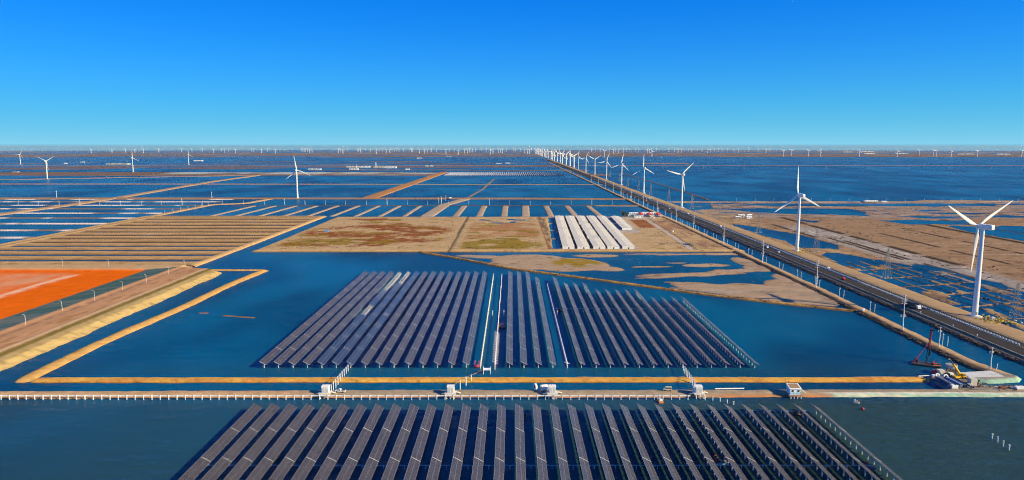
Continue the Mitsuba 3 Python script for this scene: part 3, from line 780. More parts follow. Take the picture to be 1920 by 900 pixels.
def sloped(s, y, up):
    """Point at s metres down the slope, y along the row, up above the slope plane."""
    s, y, up = np.broadcast_arrays(np.asarray(s, float), np.asarray(y, float), np.asarray(up, float))
    return np.stack([s * _ct + up * _st, y, ZC - s * _st + up * _ct], -1)


def slab(s0, s1, y0, y1, u0, u1):
    c = np.array([(s, y, u) for u in (u0, u1) for y in (y0, y1) for s in (s0, s1)])
    f = np.array([[0, 2, 1], [1, 2, 3], [4, 5, 6], [5, 7, 6], [0, 1, 4], [1, 5, 4], [2, 6, 3], [3, 6, 7], [0, 4, 2], [2, 4, 6], [1, 3, 5], [3, 7, 5]])
    return trimesh.Trimesh(sloped(c[:, 0], c[:, 1], c[:, 2]), f, process=False)


PITCH_M = (TL - 0.66) / NM
MODULES = cat([slab(s0, s0 + 2.08, 0.33 + k * PITCH_M + 0.035, 0.33 + (k + 1) * PITCH_M - 0.035, 0.0, 0.055) for k in range(NM) for s0 in (-2.14, 0.06)])
TABLE_D = shape(slab(-2.15, 2.15, 0.0, TL, -0.06, -0.012), 'backsheet')
MODULE_D = shape(MODULES, 'solar_glass')
FRAME_D = shape(cat([slab(-2.15, 2.15, 0.33 + k * PITCH_M - 0.035, 0.33 + k * PITCH_M + 0.035, -0.01, 0.062) for k in range(1, NM)] +
                    [slab(s - 0.04, s + 0.04, 0.0, TL, -0.01, 0.064) for s in (-2.14, 0.03, 2.14)]), 'alu')
END_D = shape(cat([slab(-2.16, 2.16, y0, y0 + 0.30, -0.02, 0.075) for y0 in (-0.10,)]), 'galvanised')
PILE_D = shape(tube((0, 0, -1.0), (0, 0, 2.55), 0.26, n=8), 'pile_concrete', 40)
PILE_PITCH = TL / 6


def support_mesh(n_tables):
    """Rafters on the pile heads and the two purlins along the row."""
    ms = []
    for k in range(n_tables * 6):
        y = 2.2 + k * PILE_PITCH
        a, b = sloped(-1.7, y, -0.2), sloped(1.7, y, -0.2)
        ms += [bar(a, b, 0.13), bar((0, y, 2.35), sloped(-1.2, y, -0.25), 0.1), bar((0, y, 2.35), sloped(1.2, y, -0.25), 0.1)]
    for s in (-1.1, 1.1):
        ms.append(bar(sloped(s, 0.3, -0.12), sloped(s, n_tables * TL - 0.3, -0.12), 0.1))
    return cat(ms)


SUPPORT = {}


def comb_mesh(n, rails=True):
    """Bare rafters waiting for modules: white cross bars on two purlins."""
    ms = []
    for k in range(n):
        y = 0.6 + k * PILE_PITCH
        ms.append(bar(sloped(-2.0, y, -0.05), sloped(2.0, y, -0.05), 0.2))
    L = 0.4 + n * PILE_PITCH
    for s in ((-1.1, 1.1) if rails else (0.0,)):
        ms.append(bar(sloped(s, 0, -0.2), sloped(s, L, -0.2), 0.12))
    return cat(ms)


def solar_row(x, y0, n, label, group, missing=(), single_piles=None, combs=(), glass=None):
    """One row of n tables from y0 away from the camera. missing: table numbers still without modules."""
    key = numbered('solar_panel_row')
    tag(key, label, 'solar panel row', group)
    for k in range(n):
        if k in missing:
            continue
        t = numbered(f'{key}__panel_table')
        tw = T().translate([x, y0 + k * TL, 0.0])
        put(t, TABLE_D, None, tw=tw)
        put(numbered(f'{t}__module'), MODULE_D, glass, tw=tw)
        put(numbered(f'{t}__frame'), FRAME_D, None, tw=tw)
        put(numbered(f'{t}__end_rail'), END_D, None, tw=tw)
        labels[f'{t}__module'] = {'kind': 'stuff'}
    if n not in SUPPORT:
        SUPPORT[n] = shape(support_mesh(n), 'galvanised')
    put(f'{key}__support_frame', SUPPORT[n], None, tw=T().translate([x, y0, 0.0]))
    single = n * 6 if single_piles is None else single_piles
    for k in range(single):
        put(numbered(f'{key}__pile'), PILE_D, None, tw=T().translate([x, y0 + 2.2 + k * PILE_PITCH, 0.0]))
    if single < n * 6:
        part(key, 'pile_run', cat([tube((x, y0 + 2.2 + k * PILE_PITCH, -1.0), (x, y0 + 2.2 + k * PILE_PITCH, 2.55), 0.26, n=6) for k in range(single, n * 6)]), 'pile_concrete', 40)
        labels[f'{key}__pile_run'] = {'kind': 'stuff'}
    for yc, m in combs:
        part(key, 'bare_rafter', comb_mesh(m), 'white_steel', tw=T().translate([x, yc, 0.0]))
    return key


# block in front of the pipe bridge: 33 rows, their far ends in line
FRONT_END, REAR_START = 321.2, 386.4
for i in range(33):
    x = 3.48 + 8.53 * (i - 15)
    if i == 0: lab = 'solar panel row on the western edge of the near block, beside open water'
    elif i == 32: lab = 'last solar panel row of the near block, with its white piles showing'
    else: lab = f'solar panel row of the near block, {ORD[i]} from its western edge'
    solar_row(x, FRONT_END - 3 * TL, 3, lab.replace('western edge', 'orange-basin side'), 'solar rows of the block in front of the pipe bridge')
# block behind the sand spit: 35 places, its far ends stepped along the slanting dyke
N_TABLES = [10] * 15 + [0, 0] + [10, 10, 10, 9, 0, 9, 8, 8, 8, 7, 7, 7, 7, 7, 6, 6, 6, 6]
for i, n in enumerate(N_TABLES):
    if n == 0:
        continue
    x = -146.2 + 8.51 * i
    more = {}
    lab = f'solar panel row of the far block, {ORD[i]} place from its orange-basin side'
    if i == 0: lab = 'outermost solar panel row of the far block on its orange-basin side'
    if i == 34: lab = 'outermost solar panel row of the far block on the road side, white piles showing'
    if i == 4:
        more = dict(missing=(4, 7, 8, 9), combs=((REAR_START + 4 * TL, 6), (REAR_START + 6.2 * TL, 22)))
        lab = 'solar panel row of the far block with two stretches of bare white rafters'
    if i == 5:
        more = dict(missing=(8, 9), combs=((REAR_START + 7.2 * TL, 17),))
        lab = 'solar panel row of the far block whose far end is bare white rafters'
    if i == 6:
        more = dict(missing=(), combs=((REAR_START + 2.75 * TL, 2), (REAR_START + 3.9 * TL, 2)))
        lab = 'solar panel row of the far block with two pale gaps near its middle'
    if i == 23: more = dict(combs=((REAR_START + 7.2 * TL, 5),))
    solar_row(x, REAR_START, n, lab, 'solar rows of the block behind the sand spit', single_piles=6, glass='solar_glass_new' if i in (4, 5, 6) else None, **more)

# three places of the far block where only piles and rails stand so far
for i, n, lab in ((15, 60, 'bare line of white piles under a pale rail, beside the red raft'), (16, 60, 'bare line of piles with a comb of white rafters at its near end'), (21, 52, 'thin bare line of white piles with a crossbar')):
    x = -146.2 + 8.51 * i
    key = numbered('bare_pile_row')
    tag(key, lab, 'pile row', 'unfinished rows of the far block')
    y0 = REAR_START - (2.0 if i == 16 else 0)
    L = n * PILE_PITCH * (0.97 if i < 20 else 0.93)
    part(key, 'rail', cat([bar((x, y0, 3.1), (x, y0 + L, 3.1), 0.55 if i == 15 else 0.34)]), 'sheet_white' if i != 15 else 'cream_roof')
    for k in range(6):
        put(numbered(f'{key}__pile'), PILE_D, None, tw=T().translate([x, y0 + 1.0 + k * PILE_PITCH, 0.0]))
    part(key, 'pile_run', cat([tube((x, y0 + 1.0 + k * PILE_PITCH, -1), (x, y0 + 1.0 + k * PILE_PITCH, 3.0), 0.3, n=6) for k in range(6, int(L / PILE_PITCH))]), 'pile_concrete', 40)
    labels[f'{key}__pile_run'] = {'kind': 'stuff'}
    if i == 16:
        part(key, 'rafter', cat([bar(sloped(-1.9, 4 + k * PILE_PITCH, -0.05) + (x, y0, 0), sloped(1.9, 4 + k * PILE_PITCH, -0.05) + (x, y0, 0), 0.3) for k in range(14)]), 'sheet_white')
        labels[f'{key}__rafter'] = {'kind': 'stuff'}
    if i == 21:
        part(key, 'crossbar', cat([bar((x - 1.6, y0 + 2.5, 3.4), (x + 1.6, y0 + 2.5, 2.4), 0.3)]), 'sheet_white')

# cable runs that cross the blocks on low posts
def cable_run(x0, x1, y, z, label, every=8.53):
    key = numbered('cable_run')
    tag(key, label, 'cable bridge')
    part(key, 'cable_tray', bar((x0, y, z), (x1, y, z), 0.26), 'galvanised')
    for k in range(int((x1 - x0) / every)):
        part(key, 'post', tube((x0 + (k + 0.5) * every, y, -1), (x0 + (k + 0.5) * every, y, z), 0.15, n=6), 'pile_concrete')
    return key


cable_run(-124.5, 147.5, FRONT_END - 2 * TL - 1.6, 1.7, 'thin grey cable tray crossing between all rows of the near block')
cable_run(49 - 14, 143.5, 526.3, 2.4, 'thin pale cable tray crossing the road-side rows of the far block')
cable_run(113, 148.5, FRONT_END - 4.0, 2.2, 'short white cable tray along the back corner of the near block')

# lone piles
for k, (x, y) in enumerate([(214.8, 290.4), (214.7, 286.9), (214.3, 282.8), (214.1, 278.9)]):
    key = numbered('mooring_pile')
    put(key, tube((x, y, -1), (x, y, 2.5), 0.3, n=10), 'pile_concrete', 40)
    tag(key, f'white pile standing alone in the open grey pond, {["farthest", "second farthest", "second nearest", "nearest"][k]} of four', 'pile', 'four lone piles in the open pond')
for k, (x, y) in enumerate([(-15.0, 513), (-6.3, 513), (35.0, 513)]):
    key = numbered('mooring_pile')
    put(key, tube((x, y, -1), (x, y, 4.2), 0.4, n=10), 'pile_concrete', 40)
    tag(key, ['short white pile beside the bare pale rail in the far block', 'short white pile between the two bare pile lines', 'short white pile next to the thin crossbar line'][k], 'pile')

# ------------------------------------------------------------------ wind turbines
def blade_mesh(L=36.0, nsec=14, nring=10):
    """A blade along +z from the hub: round root, broad shoulder, thin twisted tip; chord in the rotor plane (x), thickness along y."""
    v, f = [], []
    for i in range(nsec):
        t = (i / (nsec - 1)) ** 1.15
        r = 1.0 + (L - 1.0) * t
        chord = np.interp(r, [1, 3, 8, 14, 23, 34, 36], [1.7, 1.8, 3.3, 2.9, 2.0, 1.0, 0.35])
        th = np.interp(r, [1, 3, 8, 14, 24, 36], [1.7, 1.7, 0.9, 0.6, 0.38, 0.1])
        tw = math.radians(np.interp(r, [1, 8, 20, 38], [18, 13, 5, 1]))
        for k in range(nring):
            a = 2 * math.pi * k / nring
            x, y = chord / 2 * math.cos(a) - chord * 0.18 * min(1, (r - 1) / 7), th / 2 * math.sin(a)
            v.append((x * math.cos(tw) - y * math.sin(tw), x * math.sin(tw) + y * math.cos(tw), r))
    for i in range(nsec - 1):
        for k in range(nring):
            j = (k + 1) % nring
            a, b, c, d = i * nring + k, i * nring + j, (i + 1) * nring + j, (i + 1) * nring + k
            f += [[a, b, c], [a, c, d]]
    n = len(v)
    v += [(0, 0, 1.0), (0, 0, L)]
    for k in range(nring):
        j = (k + 1) % nring
        f += [[n, j, k], [n + 1, (nsec - 1) * nring + k, (nsec - 1) * nring + j]]
    return trimesh.Trimesh(np.array(v), f, process=False)


def rounded_box(sx, sy, sz, r):
    import manifold3d as m3
    ps = [m3.Manifold.sphere(r, 12).translate((a * (sx / 2 - r), b * (sy / 2 - r), c * (sz / 2 - r))) for a in (-1, 1) for b in (-1, 1) for c in (-1, 1)]
    mm = m3.Manifold.batch_hull(ps).to_mesh()
    return trimesh.Trimesh(mm.vert_properties[:, :3], mm.tri_verts, process=False)


HUB = 68.5
TOWER_D = shape(cat([tube((0, 0, 0), (0, 0, HUB - 1.6), 2.05, 1.32, 24)] + [tube((0, 0, z), (0, 0, z + 0.25), 2.09 - 0.76 * z / HUB, n=24) for z in (22, 45)]), 'white_paint', 35)
DOOR_D = shape(box(0, -2.26, 2.6, 0.9, 0.25, 2.2), 'grey_roof')
BASE_D = shape(tube((0, 0, -0.6), (0, 0, 0.7), 6.0, 4.2, 24), 'concrete', 30)
_nac = rounded_box(3.7, 11.0, 3.9, 0.8); _nac.apply_translation((0, -2.6, HUB + 0.3))
NACELLE_D = shape(_nac, 'white_paint', 35)
_spin = trimesh.creation.icosphere(3, 1.0); _spin.vertices *= (1.75, 2.6, 1.75); _spin.apply_translation((0, 4.0, HUB))
SPINNER_D = shape(_spin, 'white_paint', True)
BLADE_D = shape(blade_mesh(), 'white_gloss', True)


def wind_turbine(x, y, phase, label, group, yaw=10.0, z0=0.9, s=1.0):
    """phase: the angle of one blade from upright, clockwise as the camera sees it."""
    key = numbered('wind_turbine')
    tag(key, label, 'wind turbine', group)
    base = at(x, y, z0)
    if s != 1.0:
        base = base.scale(s)
    head = base.rotate([0, 0, 1], yaw)
    put(f'{key}__foundation', BASE_D, None, tw=base)
    put(f'{key}__tower', TOWER_D, None, tw=base)
    put(f'{key}__tower__door', DOOR_D, None, tw=base)
    put(f'{key}__nacelle', NACELLE_D, None, tw=head)
    put(f'{key}__hub', SPINNER_D, None, tw=head)
    for k in range(3):
        put(numbered(f'{key}__blade'), BLADE_D, None, tw=head.translate([0, 4.4, HUB]).rotate([1, 0, 0], 5.0).rotate([0, 1, 0], phase + 120 * k).translate([0, 0, 0.0]))
    return key


ROAD_G = 'wind turbines in a line along the causeway road'
ROAD_T = [(353, 508, 58), (351.5, 832.5, -5), (356.5, 1431, 45), (360.5, 1870, -2), (364, 2275, 10), (367, 2660, 20), (365, 3022, 60), (363.5, 3377, 27), (367, 3783, 5)]
NEARL = ['closest and tallest white wind turbine, beside the road, with two raised blades and one hanging', 'white wind turbine beside the road with one blade straight up, second of its line',
         'white wind turbine beside the road with one blade raised steeply, third of its line']
for k, (x, y, ph) in enumerate(ROAD_T):
    wind_turbine(x, y, ph, yaw=16.0 if k == 0 else 11.0, label=NEARL[k] if k < 3 else f'white wind turbine in the roadside line, {ORD[k]} from the camera', group=ROAD_G)
LEFT_T = [(-526, 1673, -8, 'white wind turbine standing on the brown road dyke, doubled in the water'), (-1811, 2669, 58, 'white wind turbine with two raised blades on a far dyke over the orange basin'),
          (-3480, 4862, 30, 'small white wind turbine at the very edge of the picture beyond the striped ponds'), (-1862, 3370, 0, 'white wind turbine with one upright blade above the pale far strips'),
          (-2214, 4704, 0, 'small white wind turbine with one upright blade, right behind the striped ponds')]
LEFT_T[4] = (-2214, 4704, 0, 'small white wind turbine with an upright blade, farthest of the five over the ponds')
LEFT_T[2] = (-3480, 4862, 30, 'small white wind turbine above the striped ponds, outermost of the five over the ponds')
for x, y, ph, lab in LEFT_T:
    wind_turbine(x, y, ph, lab, 'five scattered wind turbines over the far ponds', z0=1.4, yaw=4)


def far_turbine_mesh(phase, yaw, fat=1.0):
    """A whole turbine for the distance: tapered tower, nacelle, hub and three tapered blades."""
    ms = [tube((0, 0, 0), (0, 0, HUB - 1), 2.3 * fat, 1.5 * fat, 8), box(0, -2.4, HUB + 0.3, 3.6 * fat, 10, 3.8 * fat), tube((0, 2.4, HUB), (0, 5.6, HUB), 1.7 * fat, 0.9 * fat, 8)]
    for k in range(3):
        b = tube((0, 0, 1), (0, 0, 9), 0.9 * fat, 1.5 * fat, 4)
        c = tube((0, 0, 9), (0, 0, 38), 1.5 * fat, 0.35 * fat, 4)
        for m in (b, c):
            m.vertices *= (1, 0.4, 1)
            m.apply_transform(trimesh.transformations.rotation_matrix(math.radians(phase + 120 * k), (0, 1, 0)))
            m.apply_translation((0, 4.2, HUB))
            ms.append(m)
    m = cat(ms)
    m.apply_transform(trimesh.transformations.rotation_matrix(math.radians(yaw), (0, 0, 1)))
    return m


FAR_D = [shape(far_turbine_mesh(ph, 8, 2.1), 'white_paint', 30) for ph in (0, 15, 30, 45, 60, 75, 90, 105)]
rnd = random.Random(5)
_y = 3783.0
for k in range(9, 30):
    _y += 290 + 22 * (k - 9) * 0.35
    key = numbered('wind_turbine')
    put(key, FAR_D[rnd.randrange(8)], None, tw=at(365 + 2 * (k - 9) * 0.6 + rnd.uniform(-4, 4), _y, 1.0))
    tag(key, f'small white wind turbine far along the crowded roadside line, {ORD[k]} from the camera', 'wind turbine', ROAD_G)
FAR_XY = [(-7846,12830),(-8572,14749),(-8258,14697),(-8033,14662),(-7111,13278),(-7888,15377),(-7777,16188),(-7983,17171),(-8246,18318),(-5960,13733),(-7685,18201),(-6009,14386),(-7470,18158),(-5261,13080),(-6834,18039),(-6333,16887),(-4966,13634),(-6388,17961),(-4293,12475),(-7026,20849),(-5850,19115),(-5077,16716),(-5366,17805),(-4728,15766),(-5294,17795),(-3819,12967),(-4338,14929),(-3124,12404),(-4412,17684),(-2719,11065),(-4215,17662),(-3962,17635),(-3493,15654),(-2969,13489),(-4017,18856),(-3057,14832),(-2175,11046),(-3378,17579),(-3309,17573),(-2262,12366),(-2389,13461),(-3273,18778),(-2991,17547),(-3155,18767),(-2710,16497),(-2594,16490),(-2606,17520),(-2281,15577),(-2040,14077),(-1601,11870),(-1569,12344),(-1585,12863),(-1938,16454),(-1820,15557),(-1613,14763),(-2837,27535),(-1597,17465),(-1461,17459),(-798,10296),(-851,12330),(-803,12329),(-860,14044),(-857,14744),(-830,15528),(-770,17440),(-610,16414),(-327,10293),(-307,11013),(-259,12842),(-229,13410),(-165,11850),(-140,16410),(31,20050),(81,17432),(180,15521),(229,12324),(257,11415),(283,11415),(486,17435),(491,14738),(722,18633),(1796,15556),(2114,17490),(2237,17496),(2483,17511),(1749,11874),(2478,16483),(1915,12354),(2922,17542),(2969,16514),(2867,15611),(2426,12372),(2569,12898),(3683,17607),(3555,15659),(3691,15670),(3115,12925),(3176,12928),(4525,17697),(3700,14169),(4766,17726),(4338,15727),(3535,12426),(4093,14199),(4172,14205),(4715,15765),(5104,16719),(4443,14227),(5742,17859),(4466,13591),(5782,16807),(6417,17966),(4611,12498),(7253,19382)]
for x, y in FAR_XY:
    key = numbered('wind_turbine')
    put(key, FAR_D[rnd.randrange(8)], None, tw=at(x, y, 1.0))
    tag(key, 'tiny white wind turbine standing on the hazy horizon', 'wind turbine', 'tiny wind turbines along the horizon')
for x, y, lab in [(-1023, 10646, 'small horizon wind turbine standing a little nearer than the rest of its cluster'), (1047, 7801, 'small white wind turbine behind the roadside line, its rotor open above the lake shore'), (2168, 13452, 'small horizon wind turbine between the roadside line and the lake'), (1626, 8001, 'small white wind turbine alone at the lake shore just beyond the roadside line'), (3340, 8461, 'wind turbine on the far lake shore, first of the pair above the second roadside turbine'), (3737, 9196, 'wind turbine on the far lake shore, second of the pair above the second roadside turbine'), (3647, 8472, 'wind turbine on the far lake shore, first past the pair'), (3703, 8260, 'wind turbine on the far lake shore, second past the pair'), (4075, 8071, 'wind turbine alone in a wide gap on the far lake shore'), (4531, 8090, 'wind turbine on the far lake shore in front of white roofs'), (5497, 9290, 'wind turbine on the far lake shore just before the close pair'), (5382, 8784, 'first turbine of the close pair on the far lake shore'), (5133, 8325, 'second turbine of the close pair on the far lake shore'), (5377, 8423, 'wind turbine on the far lake shore just past the close pair'), (5505, 8139, 'wind turbine on the far lake shore above the closest turbine'), (6053, 8171, 'outermost wind turbine on the far lake shore')]:
    key = numbered('wind_turbine')
    put(key, FAR_D[rnd.randrange(8)], None, tw=at(x, y, 1.0))
    tag(key, lab, 'wind turbine')

# ------------------------------------------------------------------ the white sheds on the flat
def shed(x, y0, y1, label, w=15.1, door=True, h=3.0, z0=1.0, group='white sheds on the tan flat'):
    key = numbered('shed')
    tag(key, label, 'shed', group)
    L = y1 - y0
    tw = at(x + w / 2, y0, z0, -2.05)
    part(key, 'wall', prism([(-w / 2, 0), (w / 2, 0), (w / 2, h), (0, h + 0.55), (-w / 2, h)], L, 'y').apply_translation((0, L / 2, 0)), 'white_paint', tw=tw)
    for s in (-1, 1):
        part(key, 'painted_side_shade', box(s * (w / 2 + 0.03), L / 2, 1.45, 0.1, L - 0.8, 2.5), 'navy', tw=tw)  # dark sheets added over the white side walls, their navy stands for shade
    r = []
    for s in (-1, 1):
        a, b = np.array((s * (w / 2 + 0.25), h - 0.02)), np.array((0, h + 0.63))
        v = [(a[0], -0.25, a[1] + 0.03), (b[0], -0.25, b[1]), (b[0], L + 0.25, b[1]), (a[0], L + 0.25, a[1] + 0.03)]
        v += [(p[0], p[1], p[2] + 0.12) for p in v]
        m = trimesh.Trimesh(np.array(v), [[0, 1, 2], [0, 2, 3], [4, 6, 5], [4, 7, 6], [0, 4, 5], [0, 5, 1], [1, 5, 6], [1, 6, 2], [2, 6, 7], [2, 7, 3], [3, 7, 4], [3, 4, 0]], process=False)
        m.fix_normals()
        r.append(m)
    part(key, 'roof', cat(r), 'cream_roof', tw=tw)
    part(key, 'ridge_cap', box(0, L / 2, h + 0.80, 0.5, L, 0.12), 'white_paint', tw=tw)
    if door:
        part(key, 'door', box(0.3, -0.06, 1.0, 1.6, 0.16, 2.0), 'dark_steel', tw=tw)
        part(key, 'fan', tube((-4, -0.12, 1.9), (-4, 0.02, 1.9), 0.5, n=10), 'grey_roof', tw=tw)
    return key


CUTS = [(850, 932.5), (936.5, 1031.5), (1035.5, 1126.5), (1130.5, 1226)]
COLN = ['ditch-side column', 'second column from the ditch', 'middle column', 'fourth column', 'column by the yard lane']
ROWN = ['foremost shed', 'second shed back', 'third shed back', 'rearmost shed']
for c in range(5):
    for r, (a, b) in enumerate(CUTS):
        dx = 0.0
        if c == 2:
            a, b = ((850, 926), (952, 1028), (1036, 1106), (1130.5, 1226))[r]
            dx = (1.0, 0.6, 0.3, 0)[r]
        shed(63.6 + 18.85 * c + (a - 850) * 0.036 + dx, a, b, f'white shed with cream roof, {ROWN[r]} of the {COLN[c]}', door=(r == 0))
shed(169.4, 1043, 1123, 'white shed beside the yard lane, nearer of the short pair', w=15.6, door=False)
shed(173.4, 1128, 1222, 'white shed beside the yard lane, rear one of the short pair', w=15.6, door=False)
for k, (x, y, lab) in enumerate([(106, 929, 'bare white shed framework in the nearer gap of the middle column'), (110.5, 1109, 'bare white shed framework in the farther gap of the middle column')]):
    key = numbered('steel_shelter')
    tag(key, lab, 'shelter')
    tw = at(x, y, 1.0, -2.05)
    for i in range(4):
        part(key, 'arch', cat([bar((0, i * 6, 0), (0, i * 6, 3), 0.35), bar((14.6, i * 6, 0), (14.6, i * 6, 3), 0.35), bar((0, i * 6, 3), (7.3, i * 6, 3.6), 0.35), bar((7.3, i * 6, 3.6), (14.6, i * 6, 3), 0.35)]), 'white_steel', tw=tw)
    part(key, 'rail', cat([bar((0, 0, 3), (0, 18, 3), 0.3), bar((14.6, 0, 3), (14.6, 18, 3), 0.3), bar((7.3, 0, 3.6), (7.3, 18, 3.6), 0.3)]), 'white_steel', tw=tw)


def house(name, x, y, w, d, h, label, catg, wall='white_paint', roof='grey_roof', rz=0.0, rise=0.0, z0=1.0, windows=0, group=None, door=True):
    """A small building: walls, a gabled or flat roof, a row of windows and a door in the side that faces the camera."""
    key = numbered(name)
    tag(key, label, catg, group)
    tw = at(x, y, z0, rz)
    part(key, 'wall', box(0, 0, h / 2, w, d, h), wall, tw=tw)
    if rise > 0:
        part(key, 'roof', prism([(-d / 2 - 0.3, h), (d / 2 + 0.3, h), (0, h + rise)], w + 0.6, 'x'), roof, tw=tw)
    else:
        part(key, 'roof', box(0, 0, h + 0.12, w + 0.4, d + 0.4, 0.24), roof, tw=tw)
    for k in range(windows):
        wx = -w / 2 + (k + 0.5) * w / windows
        part(key, 'window', box(wx, -d / 2 - 0.02, h * 0.58, w / windows * 0.5, 0.12, h * 0.36), 'dark_glass', tw=tw)
    if door:
        part(key, 'door', box(w * 0.42 - 0.5, -d / 2 - 0.03, 1.0, 1.0, 0.12, 2.0), 'dark_steel', tw=tw)
    return key


def pavilion(x, y, label):
    key = numbered('pavilion')
    tag(key, label, 'pavilion', 'three red-roofed pavilions')
    tw = at(x, y, 1.0)
    part(key, 'roof', cat([tube((0, 0, 3.0), (0, 0, 6.4), 6.6, 1.2, 10), tube((0, 0, 6.4), (0, 0, 8.0), 1.2, 0.1, 10)]), 'red_roof', tw=tw)
    part(key, 'roof__finial', tube((0, 0, 7.9), (0, 0, 9.2), 0.35, 0.1, 6), 'dark_steel', tw=tw)
    part(key, 'wall', tube((0, 0, 0), (0, 0, 2.6), 3.4, n=10), 'cream_roof', tw=tw)
    for k in range(8):
        a = k * math.pi / 4
        part(key, 'post', tube((5.4 * math.cos(a), 5.4 * math.sin(a), 0), (5.4 * math.cos(a), 5.4 * math.sin(a), 3.3), 0.28, n=6), 'white_paint', tw=tw)


for x, lab in ((238, 'red-roofed round pavilion nearest the sheds'), (253.5, 'red-roofed round pavilion, middle of the three'), (270, 'red-roofed round pavilion nearest the canal dyke')):
    pavilion(x, 1256, lab)
house('long_house', 229.5, 1285, 17, 6, 3.6, 'long low white building behind the first red pavilion', 'building', roof='sheet_white', windows=4)
house('long_house', 258, 1288, 29, 6, 3.6, 'longest low white building behind the other two red pavilions', 'building', roof='sheet_white', windows=6)
house('office_hut', 227.5, 1222, 16, 6, 3.4, 'low white office block in front of the first red pavilion', 'building', roof='sheet_white', windows=3)
house('office_hut', 213, 1252, 9, 5, 2.8, 'small cream hut between dark trees and the first red pavilion', 'building', wall='cream_roof', roof='sheet_white')
house('office_hut', 255.5, 1236, 8, 3, 2.2, 'small cream hut in front of the middle red pavilion', 'building', wall='cream_roof', roof='sheet_white')
house('office_hut', 272, 1237, 6, 3, 2.2, 'small cream hut in front of the pavilion by the canal dyke', 'building', wall='cream_roof', roof='sheet_white')
for x, y, lab in ((242.4, 1022, 'small round white tank on the tan flat by the lane'), (253.4, 1214, 'small round white tank below the red pavilions')):
    key = numbered('water_tank')
    tag(key, lab, 'tank')
    part(key, 'body', tube((x, y, 0.8), (x, y, 2.6), 1.7, n=14), 'white_paint', 30)
    part(key, 'lid', tube((x, y, 2.6), (x, y, 3.2), 1.7, 0.3, 14), 'cream_roof', 30)
key = numbered('tent'); tag(key, 'small blue tarpaulin tent alone on the rusty flat', 'tent')
part(key, 'canvas', prism([(-2.6, 0), (2.6, 0), (0, 2.6)], 5.5, 'x'), 'blue_paint', tw=at(-280.5, 1027, 0.9))
part(key, 'pole', cat([tube((-2.9, 0, 0), (-2.9, 0, 2.7), 0.08, n=6), tube((2.9, 0, 0), (2.9, 0, 2.7), 0.08, n=6)]), 'galvanised', tw=at(-280.5, 1027, 0.9))

# farmstead on the marsh
FARM = [(404, 1214, 8, 5, 'first low white farm shed in the marsh, nearest the road'), (412, 1226, 10, 6, 'white farm house with black gable in the marsh cluster'), (423, 1212, 9, 5, 'foremost white farm house of the marsh cluster'),
        (431, 1226, 8, 6, 'white farm house with dark roof, far side of the marsh cluster'), (420, 1246, 12, 6, 'long white farm shed behind the marsh cluster'), (437, 1252, 9, 6, 'rear white farm house of the marsh cluster')]
for k, (x, y, w, d, lab) in enumerate(FARM):
    house('farm_house', x, y, w, d, 2.8, lab, 'house', wall='white_paint' if k % 3 else 'cream_roof', roof='dark_steel' if k in (1, 3) else 'sheet_white', rise=1.4, rz=-12 + 5 * k, windows=2, z0=0.7, group='farmstead in the marsh')
house('long_house', 824, 1566, 30, 8, 3.4, 'long white building on the lakeside bank beyond the marsh', 'building', roof='sheet_white', windows=5, z0=1.4)
house('office_hut', 852, 1560, 12, 6, 2.4, 'low white annex beside the lakeside building', 'building', roof='sheet_white', z0=1.4)

# villages and works far off
FARB = [(-2723, 4750, 150, 40, 9, 'long white works below the scattered turbines, far west'), (-2650, 5806, 70, 30, 8, 'white hall by itself on a far flat beyond the second scattered turbine'), (-1062, 3700, 66, 24, 7, 'long white hall right of the dyke turbine'),
        (-948, 4064, 60, 30, 9, 'white works hall, first of the chimney group'), (-880, 4090, 64, 30, 8, 'white works hall, second of the chimney group'), (-852, 3699, 46, 24, 8, 'white hall in front of the chimney group'),
        (-770, 3980, 60, 28, 9, 'bright white hall just past the far chimney'), (-700, 3966, 64, 26, 9, 'bright white hall farthest past the far chimney'), (-557, 3657, 22, 14, 8, 'small white pump house beside the rust-brown dyke'),
        (-530, 4274, 18, 12, 6, 'small white house on a far islet, first of two'), (-500, 4274, 16, 12, 6, 'small white house on a far islet, second of two'), (-950, 7035, 44, 20, 9, 'tiny white roofs below the densest far turbines'),
        (-766, 8303, 70, 26, 9, 'tiny white hall under the middle of the horizon turbines'), (6000, 11575, 170, 60, 14, 'white works roof on the far lake shore, first of two'), (6500, 11500, 190, 60, 13, 'white works roof on the far lake shore, second of two'),
        (7150, 10872, 260, 60, 13, 'long white roof on the far lake shore near the closest turbine'), (7700, 10800, 200, 60, 13, 'second long white roof on the far lake shore near the closest turbine'), (8816, 17109, 300, 80, 22, 'faint pale town block on the lake horizon'),
        (7346, 15094, 200, 80, 22, 'faint pale town block left of the long lake roofs'), (-3214, 4944, 18, 12, 6, 'small white hut on a far dyke west'), (-3343, 5348, 24, 14, 7, 'second small white hut on a far flat west'), (-2414, 3336, 26, 12, 5, 'small dark-roofed hut by the western dykes'),
        (-30, 5000, 36, 18, 7, 'low white roofs left of the crowded turbine line'), (-95, 4880, 40, 16, 6, 'second low white roofs left of the crowded turbine line')]
for k, (x, y, w, d, h, lab) in enumerate(FARB):
    house('far_building', x, y, w, d, h * 0.8, lab, 'building', wall='white_paint' if k % 3 else 'cream_roof', roof=('cream_roof', 'sheet_white', 'far_panel')[k % 3] if k != 21 else 'dark_steel', rise=1.5 if k % 2 else 0, windows=3, z0=1.2, door=False)
key = numbered('chimney'); tag(key, 'thin white chimney rising over far white halls', 'chimney')
part(key, 'shaft', tube((-806, 4064, 0), (-806, 4064, 32), 2.4, 1.6, 10), 'white_paint', 30); part(key, 'cap', tube((-806, 4064, 32), (-806, 4064, 33.4), 1.9, n=10), 'grey_roof', 30)

